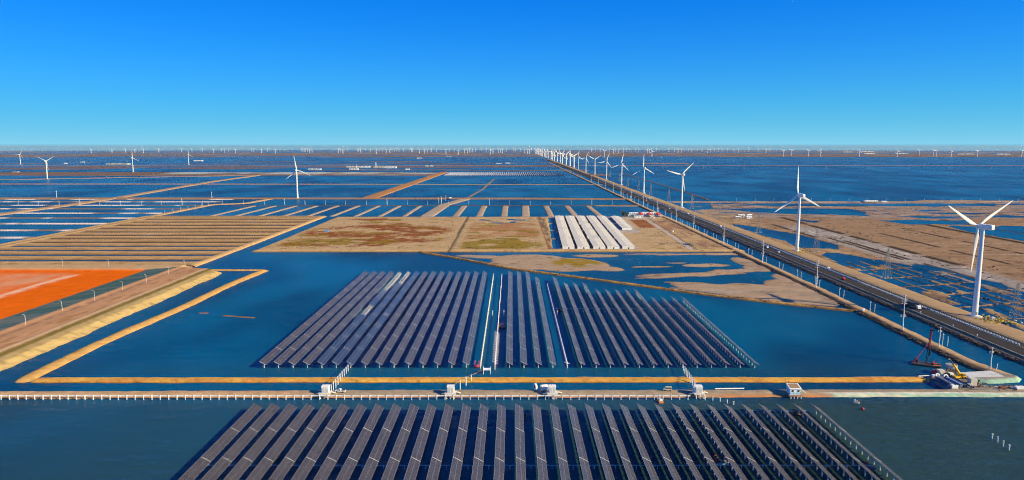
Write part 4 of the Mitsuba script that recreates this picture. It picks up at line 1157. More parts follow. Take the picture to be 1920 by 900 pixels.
# far solar block beyond the middle ponds: pale strips
FROW = shape(trimesh.Trimesh(sloped(*np.array([(s, y, u) for u in (-0.3, 0.0) for y in (0, 330) for s in (-2.1, 2.1)]).T), slab(0, 1, 0, 1, 0, 1).faces, process=False), 'far_panel')
for k in range(60):
    key = numbered('solar_panel_row')
    put(key, FROW, None, tw=at(-290 + 8.8 * k, 2920, 0.4))
    tag(key, 'pale glinting solar row of the distant block beyond the middle ponds', 'solar panel row', 'pale rows of the distant solar block')

# ------------------------------------------------------------------ poles, pylons, lamps
def pole_shapes(h, arms, r0, r1):
    shaft = shape(tube((0, 0, -0.5), (0, 0, h), r0, r1, 12), 'pile_concrete', 40)
    xs = [(shape(bar((-w / 2, 0.25, z), (w / 2, 0.25, z), 0.24), 'galvanised'), shape(cat([tube((s * w * 0.42, 0.25, z + 0.1), (s * w * 0.42, 0.25, z + 0.55), 0.12, 0.08, 6) for s in (-1, 1)]), 'white_gloss')) for z, w in arms]
    return shaft, xs


TALL = pole_shapes(25.5, [(24.6, 2.2), (22.6, 3.6), (20.6, 3.6), (18.8, 3.8), (10.6, 3.8), (9.6, 4.0)], 0.48, 0.26)
SHORT = pole_shapes(13.2, [(12.6, 1.6), (10.6, 2.6), (9.8, 2.6)], 0.36, 0.2)


def utility_pole(kind, x, y, label, group, z0=1.7):
    key = numbered('utility_pole')
    tag(key, label, 'utility pole', group)
    tw = at(x, y, z0)
    put(f'{key}__shaft', kind[0], None, tw=tw)
    for arm, ins in kind[1]:
        a = put(numbered(f'{key}__crossarm'), arm, None, tw=tw)
        put(numbered(f'{a}__insulator'), ins, None, tw=tw)


for k, y in enumerate([465.9, 609.1, 744.5, 887, 1039.4, 1148.6, 1300, 1445, 1590, 1735, 1880, 2030, 2200, 2400]):
    utility_pole(TALL, [274.0, 276.8, 277.0, 277.6, 278.5, 278][min(k, 5)], y, f'tall concrete utility pole with crossarms on the canal dyke, {ORD[k]} from the near quay', 'tall poles along the canal dyke')
for k, y in enumerate([380.6, 425.4, 520]):
    if k < 2:
        utility_pole(SHORT, [276.5, 274.5][k], y, ['shorter concrete pole at the quay end of the canal dyke', 'shorter concrete pole on the canal dyke, a little past the quay end'][k], None)
for k in range(12):
    y = 1180 + 52 * k
    utility_pole(SHORT, 277 + (k % 2), y, f'short pole among the tall ones on the far canal dyke, {ORD[k]} going away', 'short poles along the far canal dyke')

# paired white posts in the canal, with a lamp-like cap on the taller one
CP = {'a': shape(tube((0, 0, -1), (0, 0, 8.0), 0.24, 0.2, 8), 'pile_concrete', 40), 'b': shape(tube((0, 0, -1), (0, 0, 6.6), 0.24, 0.2, 8), 'pile_concrete', 40), 'cap': shape(cat([tube((0, 0, 7.9), (0, 0, 8.4), 0.55, 0.3, 8), bar((-0.9, 0, 7.4), (0.9, 0, 7.4), 0.16)]), 'galvanised')}
for k, y in enumerate([430, 521.5, 573, 618, 660, 704, 752, 800, 846, 893, 940, 988, 1036, 1084, 1132]):
    for s in 'ab':
        key = numbered('canal_post')
        x = (279.6 if s == 'a' else 284.6) + (k * 37 % 5) * 0.25
        tw = at(x, y + (2.5 if s == 'b' else 0), 0.8 if s == 'a' else 0.0)
        put(f'{key}__shaft', CP[s], None, tw=tw)
        if s == 'a':
            put(f'{key}__cap', CP['cap'], None, tw=tw)
        tag(key, f'{"capped" if s == "a" else "plain"} white post at the canal edge, {ORD[k]} pair from the quay', 'post', 'paired white posts along the canal')


def pylon_shapes(H=29.0, base=6.0):
    waist = 0.9
    def half(z):
        return (base / 2) * (1 - z / H) + waist / 2 * (z / H)
    legs = [shape(bar((sx * base / 2, sy * base / 2, 0), (sx * waist / 2, sy * waist / 2, H), 0.20), 'pylon_steel') for sx in (-1, 1) for sy in (-1, 1)]
    ms = []
    zs = [0, 5, 9.5, 13.5, 17, 20, 22.5, 25, 27, H]
    for z0, z1 in zip(zs, zs[1:]):
        a, b = half(z0), half(z1)
        for (p, q) in (((-1, -1), (1, -1)), ((1, -1), (1, 1)), ((1, 1), (-1, 1)), ((-1, 1), (-1, -1))):
            ms += [tube((p[0] * a, p[1] * a, z0), (q[0] * b, q[1] * b, z1), 0.065, n=3, caps=False), tube((q[0] * a, q[1] * a, z0), (p[0] * b, p[1] * b, z1), 0.065, n=3, caps=False)]
    arms = [shape(cat([bar((-w / 2, 0, z), (w / 2, 0, z), 0.22), bar((-w / 2, 0, z), (0, 0, z + 1.4), 0.14), bar((w / 2, 0, z), (0, 0, z + 1.4), 0.14)]), 'pylon_steel') for z, w in ((27, 4.5), (23.8, 5.6), (20.6, 6.4))]
    return legs, shape(cat(ms), 'pylon_steel'), arms, shape(cat([box(sx * base / 2, sy * base / 2, 0.1, 1.2, 1.2, 0.7) for sx in (-1, 1) for sy in (-1, 1)]), 'concrete')


PYL = pylon_shapes()


def pylon(x, y, label, group, rz=0.0, z0=0.8):
    key = numbered('lattice_pylon')
    tag(key, label, 'pylon', group)
    tw = at(x, y, z0, rz)
    for l in PYL[0]:
        put(numbered(f'{key}__leg'), l, None, tw=tw)
    put(f'{key}__bracing', PYL[1], None, tw=tw)
    for a in PYL[2]:
        put(numbered(f'{key}__crossarm'), a, None, tw=tw)
    put(f'{key}__footing', PYL[3], None, tw=tw)


for k, y in enumerate([492, 662, 828, 1014, 1244, 1403, 1592, 1819, 2018, 2206, 2480, 2846]):
    pylon([371.9, 369.4, 373.3, 368.9, 379, 370.6, 366.3, 369.7, 373.5, 373.4, 390, 408][k], y, f'grey lattice pylon beside the causeway, {ORD[k]} from the camera', 'lattice pylons along the causeway')
for k, x in enumerate([848, 1073, 1304, 1533, 1765, 1997, 2227, 2460, 2693]):
    pylon(x, 3856, f'faint lattice pylon standing in the big lake, {ORD[k]} going away from the road', 'lattice pylons across the big lake', z0=0)

# lamp posts on the basin bank
def lamp_post(x, y, z0, label, h=8.0):
    key = numbered('lamp_post')
    tag(key, label, 'lamp post', 'lamp posts round the orange basin')
    tw = at(x, y, z0)
    part(key, 'shaft', tube((0, 0, -0.3), (0, 0, h), 0.14, 0.09, 8), 'white_steel', 40, tw=tw)
    part(key, 'arm', bar((0, 0, h - 0.2), (-1.3, 0, h + 0.2), 0.08), 'white_steel', tw=tw)
    part(key, 'lamp_head', box(-1.5, 0, h + 0.2, 0.8, 0.3, 0.15), 'sheet_white', tw=tw)


for k, (x, y) in enumerate([(-342, 467.4), (-343.8, 509.6), (-341, 546), (-340.5, 585.4), (-337, 618), (-336, 657.5)]):
    lamp_post(x, y, 4.3, f'white lamp post on the bank beside the teal slope, {ORD[k]} going away')
for k, (x, y) in enumerate([(-478.2, 716), (-429.2, 716), (-346, 712)]):
    lamp_post(x, y, 1.6, f'white lamp post along the far rim of the orange basin, {ORD[k]} towards the bank')
POST_D = shape(tube((0, 0, -0.5), (0, 0, 8.0), 0.32, 0.22, 6), 'pile_concrete', 40)
POST_ARM = shape(bar((-0.9, 0, 7.2), (0.9, 0, 7.2), 0.22), 'galvanised')


def line_pole(x, y, z0, label, group, s=1.0):
    key = numbered('line_pole')
    tag(key, label, 'utility pole', group)
    tw = at(x, y, z0).scale(s)
    put(f'{key}__shaft', POST_D, None, tw=tw)
    put(f'{key}__crossarm', POST_ARM, None, tw=tw)


for k in range(32):
    line_pole(-1180 + 45.2 * k, 1502 + (k % 3), 0.6, f'small pale line pole behind the narrow strip ponds, {ORD[k]} along the row', 'line poles behind the strip ponds', 1.1 if k % 5 else 1.7)
for k in range(7):
    line_pole(-656, 1285 + 31 * k, 1.4, f'small pale pole on the dyke past the ridged field, {ORD[k]} going away', 'poles on the salt pond dyke', 0.9)
for k in range(16):
    line_pole(520 + 43.5 * k, 1580, 1.2, f'small pale line pole on the lakeside bank, {ORD[k]} going away from the road', 'line poles on the lakeside bank')
for x, y, s, lab in ((-1128, 1690, 2.2, 'slim mast on the dyke behind the white salt ponds, first of two'), (-741, 1684, 2.0, 'slim mast on the dyke behind the white salt ponds, second of two'), (-906, 3990, 3.0, 'faint mast left of the chimney group')):
    line_pole(x, y, 1.5, lab, None, s)
# pump station in the wide dyke
for k, (x, y) in enumerate([(-167, 1545), (-158, 1531), (-156, 1606), (-163, 1572)]):
    line_pole(x, y, 1.0, f'white post clustered at the pump station of the wide dyke, {ORD[k]} of four', 'posts at the pump station', 1.6)
house('office_hut', -150, 1662, 7, 4, 3, 'tiny white pump hut on the brown road dyke', 'building', roof='sheet_white', z0=2.0)

# ------------------------------------------------------------------ pipe bridge along the near bank, huts, cable bridges
key = 'pipe_bridge'
tag(key, 'long white pipe bridge on evenly spaced posts in front of the near bank', 'pipe bridge')
part(key, 'beam', box(-104, 337.9, 2.05, 392, 0.5, 0.45), 'white_steel')
BP = shape(cat([box(0, 0, 0.65, 0.34, 0.34, 3.9)]), 'white_paint')
for k in range(91):
    put(numbered(f'{key}__post'), BP, None, tw=T().translate([-298 + 4.32 * k, 337.45, 0.0]))
for k, (x, y) in enumerate([(99.5, 337.3), (103.2, 336.6), (106.6, 335.2), (109.4, 332.4), (112.0, 330.6)]):
    kk = numbered('mooring_pile')
    put(kk, tube((x, y, -1), (x, y, 2.3 - 0.1 * k), 0.32, n=8), 'pile_concrete', 40)
    tag(kk, f'white pile in the curved line past the end of the pipe bridge, {ORD[k]} out', 'pile', 'curved line of piles past the pipe bridge')


def inverter_hut(x, label, y=342.0, w=3.6):
    key = numbered('inverter_hut')
    tag(key, label, 'hut', 'white equipment huts on the near bank')
    b = rounded_box(w, 3.2, 3.2, 0.12)
    part(key, 'cabin', b.apply_translation((x, y + 0.4, 4.0)), 'white_paint', 30)
    part(key, 'cabin__roof', box(x, y + 0.4, 5.7, w + 0.3, 3.5, 0.2), 'sheet_white')
    for k in range(2):
        part(key, 'cabin__door', box(x - 0.9 + 1.8 * k, y - 1.25, 3.85, 1.4, 0.14, 2.3), 'galvanised')
    part(key, 'deck', box(x, y - 0.6, 2.2, w + 2.2, 5.8, 0.36), 'concrete')
    for k in range(3):
        part(key, 'pile', tube((x - 1.9 + 1.9 * k, y - 3.2, -1), (x - 1.9 + 1.9 * k, y - 3.2, 2.1), 0.34, n=10), 'white_paint', 40)
    part(key, 'rail', cat([bar((x - w / 2 - 1, y - 3.4, 2.3), (x - w / 2 - 1, y - 3.4, 3.4), 0.1), bar((x + w / 2 + 1, y - 3.4, 2.3), (x + w / 2 + 1, y - 3.4, 3.4), 0.1), bar((x - w / 2 - 1, y - 3.4, 3.4), (x + w / 2 + 1, y - 3.4, 3.4), 0.09)]), 'galvanised')
    part(key, 'stair', cat([bar((x + w / 2 + 1.1, y + 0.4, 2.3), (x + w / 2 + 3.2, y + 1.0, 1.5), 0.7), bar((x - w / 2 - 1.1, y - 1, 2.2), (x - w / 2 - 3.0, y - 0.4, 1.4), 0.5)]), 'concrete')


for x, lab in ((-97.3, 'white equipment hut on piles nearest the open left pond'), (-32, 'white equipment hut on piles where the arched cable bridge starts'), (21, 'white equipment hut on piles beside two white drums'), (97.3, 'white equipment hut on piles at the end of the pipe bridge')):
    inverter_hut(x, lab)

# the blue and white control house
key = 'control_house'
hx, hy = 147.0, 342.2
tag(key, 'blue and white control house with sloping roof and flag pole on the near bank', 'house')
part(key, 'wall', prism([(-2.4, 0), (2.4, 0), (2.4, 4.3), (-2.4, 3.2)], 5.6, 'x').apply_translation((hx, hy, 1.7)), 'white_paint')
part(key, 'roof', prism([(-2.75, 3.12), (2.7, 4.34), (2.7, 4.56), (-2.75, 3.34)], 6.2, 'x').apply_translation((hx, hy, 1.7)), 'sheet_white')
part(key, 'roof__deck', prism([(-1.9, 3.55), (2.2, 4.47), (2.2, 4.55), (-1.9, 3.63)], 5.0, 'x').apply_translation((hx, hy, 1.7)), 'timber')
for k in range(2):
    part(key, 'panel', box(hx - 1.35 + 2.7 * k, hy - 2.44, 2.55, 2.3, 0.1, 1.0), 'light_blue')
    part(key, 'window', box(hx - 1.5 + 3.0 * k, hy - 2.44, 3.85, 1.1, 0.1, 1.0), 'dark_glass')
    part(key, 'window__frame', box(hx - 1.5 + 3.0 * k, hy - 2.42, 3.85, 1.4, 0.08, 1.3), 'white_gloss')
for k in range(4):
    part(key, 'trim', box(hx - 2.76 + 1.84 * k, hy - 2.45, 3.2, 0.16, 0.14, 3.1), 'light_blue')
part(key, 'stair', prism([(-0.6, 0), (0.6, 0), (0.6, 0.25), (-0.6, 0.25)], 4.6, 'x').apply_transform(trimesh.transformations.rotation_matrix(math.radians(38), (0, 1, 0))).apply_translation((hx + 4.5, hy - 0.2, 3.4)), 'white_steel')
part(key, 'deck', box(hx, hy - 0.4, 1.5, 7.2, 6.0, 0.5), 'brick')
for k in range(4):
    part(key, 'pile', tube((hx - 2.6 + 1.75 * k, hy - 3.1, -1), (hx - 2.6 + 1.75 * k, hy - 3.1, 1.3), 0.3, n=8), 'white_paint', 40)
part(key, 'flag_pole', tube((hx - 2.9, hy + 1.2, 1.7), (hx - 2.9, hy + 1.2, 8.2), 0.07, n=6), 'white_steel')
part(key, 'flag', box(hx - 2.45, hy + 1.2, 7.8, 0.85, 0.05, 0.55), 'red_steel')

# two white drums lying beside the third hut
for k, (x, y, L, r) in enumerate([(12.4, 347.3, 0.9, 1.85), (17.0, 346.8, 3.6, 1.6)]):
    key = numbered('drum')
    tag(key, ['white cable reel with a dark core standing on the near bank', 'fat white drum lying on the near bank beside the third hut'][k], 'drum')
    x0, x1 = x - L / 2, x + L / 2
    c, s = math.cos(0.35), math.sin(0.35)
    a, b = (x - c * L / 2, y - s * L / 2, 1.6 + r), (x + c * L / 2, y + s * L / 2, 1.6 + r)
    part(key, 'shell', tube(a, b, r, n=20), 'white_paint', 30)
    part(key, 'core', tube((a[0] - c * 0.15, a[1] - s * 0.15, a[2]), a, r * 0.42, n=14), 'rust_steel', 30)
    part(key, 'cradle', box(x, y, 1.75, L * 0.9, 1.6, 0.7, 20), 'dark_steel')


def cable_bridge(pts, label, z=4.2, every=4.4, double=False):
    """A covered cable tray on paired white posts along the line pts."""
    key = numbered('cable_bridge')
    tag(key, label, 'cable bridge')
    pts = np.asarray(pts, float)
    seg = np.linalg.norm(np.diff(pts[:, :2], axis=0), axis=1)
    s = np.concatenate([[0], np.cumsum(seg)])
    t = lines(0, s[-1], every)
    P = np.stack([np.interp(t, s, pts[:, k]) for k in range(3)], 1)
    part(key, 'tray', cat([bar(P[i], P[i + 1], 0.14) for i in range(len(P) - 1)]), 'grey_roof')
    for i, p in enumerate(P[:-1]):
        for sgn in ((-0.55, 0.55) if double else (0,)):
            part(key, 'post', tube((p[0] + sgn, p[1], -1.0), (p[0] + sgn, p[1], p[2] + 0.3), 0.27, n=8), 'white_paint', 40)
    return key


cable_bridge([(-95.6, 346.5, 4.6), (-95.4, 366, 4.4), (-95.2, 387, 3.2)], 'white-posted cable bridge from the first hut over the spit to the far block')
cable_bridge([(-31, 346, 4.4), (-28.3, 351, 5.2), (-24, 361, 4.6), (-20, 371, 2.6)], 'arched cable bridge on three white posts ending on the sand spit', every=6.5, double=False)
cable_bridge([(98, 347, 4.4), (98.8, 366, 4.2), (99.8, 387, 3.2)], 'white-posted cable bridge from the fourth hut over the spit to the far block', every=4.2)
key = 'landing_stage'; tag(key, 'small white landing stage with a gangway behind the sand spit', 'landing stage')
part(key, 'deck', box(-14.4, 378.5, 2.6, 4.4, 3.4, 0.24), 'sheet_white')
for sx in (-16.4, -12.4):
    for sy in (377, 380):
        part(key, 'leg', tube((sx, sy, -1), (sx, sy, 3.6), 0.2, n=8), 'white_paint')
part(key, 'gangway', bar((-16.6, 377.5, 2.6), (-23, 370.8, 1.6), 0.5), 'dark_steel')

# ------------------------------------------------------------------ vehicles
WHEEL = cat([tube((-0.14, 0, 0), (0.14, 0, 0), 0.38, n=14)])


def car(x, y, z, rz, label, paint='white_gloss', kind='sedan', L=4.7, W=1.85, group=None):
    """Length along y. A body with sills, a glasshouse and four wheels."""
    key = numbered({'sedan': 'parked_car', 'pickup': 'pickup_truck', 'van': 'van'}[kind])
    tag(key, label, {'sedan': 'car', 'pickup': 'pickup', 'van': 'van'}[kind], group)
    tw = at(x, y, z, rz)
    h = L / 2
    prof = {'sedan': [(-h, 0.35), (h, 0.35), (h, 0.8), (h * 0.5, 0.95), (-h * 0.8, 1.0), (-h, 0.85)], 'pickup': [(-h, 0.4), (h, 0.4), (h, 0.95), (h * 0.55, 1.1), (-h, 1.1)], 'van': [(-h, 0.4), (h, 0.4), (h, 1.0), (h * 0.72, 1.2), (-h, 1.2)]}[kind]
    cab = {'sedan': [(-h * 0.7, 0.98), (h * 0.45, 0.95), (h * 0.12, 1.48), (-h * 0.5, 1.5)], 'pickup': [(-h * 0.12, 1.08), (h * 0.55, 1.08), (h * 0.3, 1.75), (-h * 0.05, 1.78)], 'van': [(-h, 1.2), (h * 0.72, 1.2), (h * 0.45, 1.95), (-h * 0.97, 2.0)]}[kind]
    part(key, 'body', prism(prof, W, 'x'), paint, tw=tw)
    part(key, 'cabin', prism(cab, W * 0.9, 'x'), paint, tw=tw)
    part(key, 'side_glass', prism([(a * 0.9 + 0.0, 0.15 + b * 0.88) for a, b in cab], W * 0.92, 'x'), 'dark_glass', tw=tw)
    if kind == 'pickup':
        part(key, 'cargo_bed', cat([box(0, -h * 0.56, 1.12, W * 0.86, h * 0.82, 0.04)]), 'dark_steel', tw=tw)
    for sx in (-1, 1):
        for sy in (-0.62, 0.62):
            part(key, 'wheel', WHEEL.copy().apply_translation((sx * (W / 2 - 0.1), sy * h, 0.38)), 'black_rubber', 30, tw=tw)


car(-90.2, 344.6, 1.55, 82, 'white pickup truck parked on the near bank beside the first hut', kind='pickup', L=5.4)
car(82.2, 346.8, 1.6, 84, 'cream van parked on the near bank before the fourth hut', 'cream_roof', 'van', 4.6, 2.0)
for k, (x, y, p, lab) in enumerate([(318.5, 806, 'white_gloss', 'white car on the road level with the second roadside turbine'), (318.4, 842, 'white_gloss', 'white car on the road just beyond the second roadside turbine'), (330.5, 936, 'dark_steel', 'dark car on the far carriageway'),
                                    (328.6, 1267, 'white_gloss', 'white car on the road abreast of the pavilions'), (318.6, 1568, 'light_blue', 'pale blue car far along the road'), (329, 1068, 'white_gloss', 'white car on the road between the second and third turbines'), (329.5, 700, 'white_gloss', 'white car on the far carriageway past the closest turbine'), (328.5, 642, 'dark_steel', 'dark car on the far carriageway, nearest to the black truck'),
                                    (316.0, 1150, 'dark_steel', 'dark car in the near lanes level with the sheds'), (317, 1370, 'white_gloss', 'white car in the near lanes beyond the pavilions'), (330, 1690, 'white_gloss', 'white car far off on the road by the fourth turbine'), (316.5, 640, 'red_steel', 'red car in the near lanes past the second canal pole')]):
    car(x, y, 3.2, 180 * (k % 2), lab, p, 'van' if k % 2 else 'sedan', 5.0, 2.0, 'vehicles on the causeway road')
key = 'cargo_truck'; tag(key, 'long black truck with a white cab driving towards the camera', 'truck')
tw = at(317.4, 520.5, 3.2)
part(key, 'trailer', rounded_box(2.6, 12.5, 2.7, 0.1).apply_translation((0, 8.6, 2.35)), 'dark_steel', 20, tw=tw)
part(key, 'cab', prism([(-1.2, 0.6), (1.2, 0.6), (1.2, 3.0), (-0.7, 3.0), (-1.2, 2.0)], 2.5, 'x'), 'white_gloss', tw=tw)
part(key, 'cab__windscreen', prism([(-1.22, 1.95), (-1.1, 1.95), (-0.68, 2.8), (-0.8, 2.8)], 2.2, 'x'), 'dark_glass', tw=tw)
part(key, 'chassis', box(0, 7, 0.8, 1.2, 15, 0.3), 'dark_steel', tw=tw)
for yy in (0.2, 3.4, 11.5, 12.8, 14.1):
    for sx in (-1, 1):
        part(key, 'wheel', tube((sx * 0.95, yy, 0.5), (sx * 1.28, yy, 0.5), 0.5, n=14), 'black_rubber', 30, tw=tw)

# median barrier: white blocks near, read as a line farther on
key = 'road_barrier'; tag(key, 'white dashed barrier of low blocks down the causeway road', 'barrier')
BLOCK = shape(prism([(-0.35, 0), (0.35, 0), (0.18, 0.9), (-0.18, 0.9)], 1.7, 'y'), 'road_paint')
nb = 0
for k in range(70):
    y = 425 + 2.9 * k
    put(numbered(f'{key}__block'), BLOCK, None, tw=at(325.7 + np.interp(y, [425, 700], [-0.4, 0]), y, 3.19))
part(key, 'block_run', cat([prism([(-0.35, 0), (0.35, 0), (0.2, 0.9), (-0.2, 0.9)], 9.4, 'y').apply_translation((325.7 + np.interp(y, [600, 1200, 2000, 2600], [0, 0.5, 1.2, 2.0]), y, 3.19 + float(drop(333, y)))) for y in np.arange(633, 2600, 10.0)]), 'road_paint')
labels[f'{key}__block_run'] = {'kind': 'stuff'}
key = 'road_sign'; tag(key, 'blue road sign on two posts beside the far road', 'sign')
part(key, 'panel', box(347.5, 1495, 7.2, 5.0, 0.2, 2.8), 'blue_paint'); 
for sx in (-2, 2):
    part(key, 'post', tube((347.5 + sx, 1495.3, 1), (347.5 + sx, 1495.3, 8.6), 0.16, n=6), 'galvanised')
key = 'sign_gantry'; tag(key, 'pale sign gantry reaching over the far road', 'gantry')
part(key, 'mast', tube((309.6, 1570, 2.0), (309.6, 1570, 10.5), 0.4, n=8), 'white_paint'); part(key, 'boom', bar((309.6, 1570, 10.0), (322, 1570, 10.2), 0.5), 'white_paint'); part(key, 'panel', box(318, 1569.6, 9.2, 5, 0.2, 2.2), 'light_blue')
for k, (x, y) in enumerate([(309.6, 505), (309.5, 466), (309.4, 441)]):
    key = numbered('reflector_post'); tag(key, f'small white-headed marker post on the near road edge, {ORD[k]} towards the camera', 'marker post', 'marker posts on the near road edge')
    part(key, 'shaft', tube((x, y, 2.4), (x, y, 4.8), 0.09, n=6), 'galvanised'); part(key, 'head', tube((x, y, 4.7), (x, y, 5.3), 0.42, n=10), 'white_gloss')
key = 'transformer_box'; tag(key, 'small white transformer box at the foot of the closest turbine', 'box')
part(key, 'body', rounded_box(2.2, 2.0, 2.2, 0.1).apply_translation((359.0, 497, 1.9)), 'white_paint', 30); part(key, 'door', box(359.0, 495.96, 1.8, 1.2, 0.1, 1.5), 'grey_roof')

# ------------------------------------------------------------------ pile-driving barge
key = 'piling_barge'; tag(key, 'rusty piling barge with a red leaning mast and pink stays', 'barge')
tw = T().translate([247.2, 393.6, 0]).rotate([0, 0, 1], -29)
hull = prism([(-7.6, 0.9), (7.8, 0.9), (6.8, -0.6), (-6.8, -0.6)], 7.4, 'y')
part(key, 'hull', hull, 'barge_steel', tw=tw)
part(key, 'deck', box(0, 0, 0.97, 14.4, 6.6, 0.14), 'dark_steel', tw=tw)
mast0, mast1 = np.array((0.2, 0.9, 1.0)), np.array((1.5, 1.6, 21.0))
mm = lambda t: mast0 * (1 - t) + mast1 * t
for dx, dy in ((-0.45, -0.45), (0.45, -0.45), (0.45, 0.45), (-0.45, 0.45)):
    part(key, 'mast_leg', bar(mm(0) + (dx, dy, 0), mm(0.52) + (dx * 0.9, dy * 0.9, 0), 0.26), 'dark_steel', tw=tw)
part(key, 'mast', cat([bar(mm(0.5) + (dx, dy, 0), mm(1) + (dx, dy, 0), 0.26) for dx in (-0.4, 0.4) for dy in (-0.4, 0.4)] + [bar(mm(t) + (-0.4, -0.4, 0), mm(t + 0.08) + (0.4, 0.4, 0), 0.15) for t in np.arange(0.5, 0.92, 0.08)] + [bar(mm(t) + (0.4, -0.4, 0), mm(t + 0.08) + (-0.4, -0.4, 0), 0.2) for t in np.arange(0.5, 0.92, 0.08)]), 'red_steel', tw=tw)
part(key, 'mast_head', box(mast1[0], mast1[1], 21.4, 2.2, 1.6, 1.0), 'dark_steel', tw=tw)
for p in ((-6.4, 2.6, 1.0), (-6.6, -2.4, 1.0)):
    part(key, 'stay', tube(mm(0.66), p, 0.16, n=8), 'pink_steel', tw=tw)
part(key, 'hammer', rounded_box(0.9, 0.9, 4.0, 0.2).apply_translation(tuple(mm(0.35) + (0.9, -0.2, 0))), 'dark_steel', 30, tw=tw)
part(key, 'winch', cat([tube((3.2, -1.2, 1.7), (3.2, 0.6, 1.7), 0.75, n=14), box(3.2, -0.3, 1.3, 1.4, 2.2, 0.6)]), 'red_steel', 30, tw=tw)
part(key, 'cabin', rounded_box(2.0, 2.0, 2.1, 0.12).apply_translation((-5.2, 0.6, 2.05)), 'rust_steel', 30, tw=tw)
part(key, 'cabin__window', box(-5.2, -0.42, 2.4, 1.3, 0.1, 0.7), 'dark_glass', tw=tw)
part(key, 'plank', cat([box(5.3, -2.4, 1.2, 3.8, 0.8, 0.2, 8), box(5.8, 1.6, 1.2, 3.2, 0.7, 0.25, -6)]), 'orange_paint', tw=tw)
part(key, 'winch__lever', bar((3.9, 0.2, 1.2), (4.1, 0.3, 3.4), 0.3), 'red_steel', tw=tw)

# ------------------------------------------------------------------ quay with crane, pipes and stores
def h_quay(X, Y):
    w = 2.5 * (N(X, Y, 7, 301) - 0.5)
    a = rect(X + w, Y + w * 0.6, 232, 258, 344, 384, 2.2) * ss(3, 0, (X - 232) * 0.0 + np.maximum(0, (Y - 366) - (X - 232) * 1.0))
    b = rect(X + w, Y + w, 250, 300, 344, 357, 2.2)
    c = ss(0, 3.0, inside(X + w * 0.8, Y + w * 0.8, [(249, 376), (262, 378.5), (275, 380.5), (287, 369), (281, 363), (263, 360.5), (253, 364.5)]))
    return np.maximum.reduce([1.45 * a, 1.35 * b, 2.2 * c]) - 0.8 * (np.maximum.reduce([a, b, c]) < 0.01) + 0.16 * (N(X, Y, 3, 303, 3) - 0.5)


def c_quay(X, Y, Z):
    C = lerp((0.32, 0.28, 0.23), (0.24, 0.21, 0.18), N(X, Y, (8, 3), 305))
    C = blend(C, (0.12, 0.10, 0.09), ss(0.55, 0.66, N(X, Y, 5, 306)) * ss(262, 255, X) * 0.8)
    tarp = ss(0, 1, inside(X, Y, [(251, 377), (276, 379), (275, 366), (252, 365)]))
    top = tarp * ss(1.7, 1.95, Z) * ss(279, 273, X + 4 * (N(X, Y, 4, 307) - 0.5))
    C = blend(C, (0.60, 0.62, 0.62), top * ss(0.34, 0.44, N(X, Y, (9, 3), 309)))
    gr = ss(254, 257, X) * ss(373, 369, Y - (X - 262) * 0.2) * ss(2.1, 1.8, Z) * ss(359, 361, Y)
    C = blend(C, (0.30, 0.52, 0.40), gr * 0.9)
    C = blend(C, (0.70, 0.70, 0.68), ss(352.5, 353.5, Y) * ss(358, 356, Y) * ss(258, 260, X) * ss(0.5, 0.56, N(X, Y, (6, 2), 311)) * 0.8)
    C = blend(C, (0.36, 0.50, 0.42), ss(347.5, 346.5, Y) * ss(250, 255, X) * 0.7)
    return speckle(C, X, Y, 1.5, 0.25)


grid('terrain_006', lines(226, 304, 0.9), lines(342, 388, 0.9), h_quay, c_quay, -0.5)
tag('terrain_006', 'grey building-site quay with white and green plastic sheeting', kind='structure')
rq = random.Random(11)
for k in range(16):
    key = numbered('steel_pipe')
    row, lay = k % 9, k // 9
    x = 233.6 + row * 1.55 + lay * 0.75 + rq.uniform(-0.1, 0.1)
    y0 = 349.8 + rq.uniform(0, 1.8)
    L = rq.choice((11.0, 12.0, 13.0))
    mat = ('navy', 'navy', 'galvanised', 'dark_steel', 'navy', 'white_steel')[k * 5 % 6]
    part(key, 'tube', tube((x, y0, 2.15 + lay * 1.05), (x - 0.6, y0 + L, 2.15 + lay * 1.05), 0.52, n=12, caps=False), mat, 40)
    part(key, 'end_ring', tube((x, y0 - 0.12, 2.15 + lay * 1.05), (x, y0 + 0.1, 2.15 + lay * 1.05), 0.58, 0.58, 12, caps=False), 'sheet_white', 40)
    tag(key, f'{"dark blue" if mat == "navy" else "white" if mat == "white_steel" else "grey" if mat == "galvanised" else "black"} steel pipe in the {"lower" if lay == 0 else "upper"} layer of the quay stack, {ORD[row]} from the spit', 'pipe', 'steel pipes stacked on the quay')
for k, (x, y) in enumerate([(235.6, 364.2), (239.2, 362.6)]):
    key = numbered('float_ring')
    m = trimesh.creation.torus(1.05, 0.42, 20, 10)
    m.apply_transform(trimesh.transformations.rotation_matrix(math.radians(68), (1, 0, 0)))
    put(key, m.apply_translation((x, y, 3.6)), 'sheet_white', True)
    tag(key, ['white ring leaning on the pipe stack, nearer the sand spit', 'white ring leaning on the pipe stack, nearer the yellow crane'][k], 'ring')
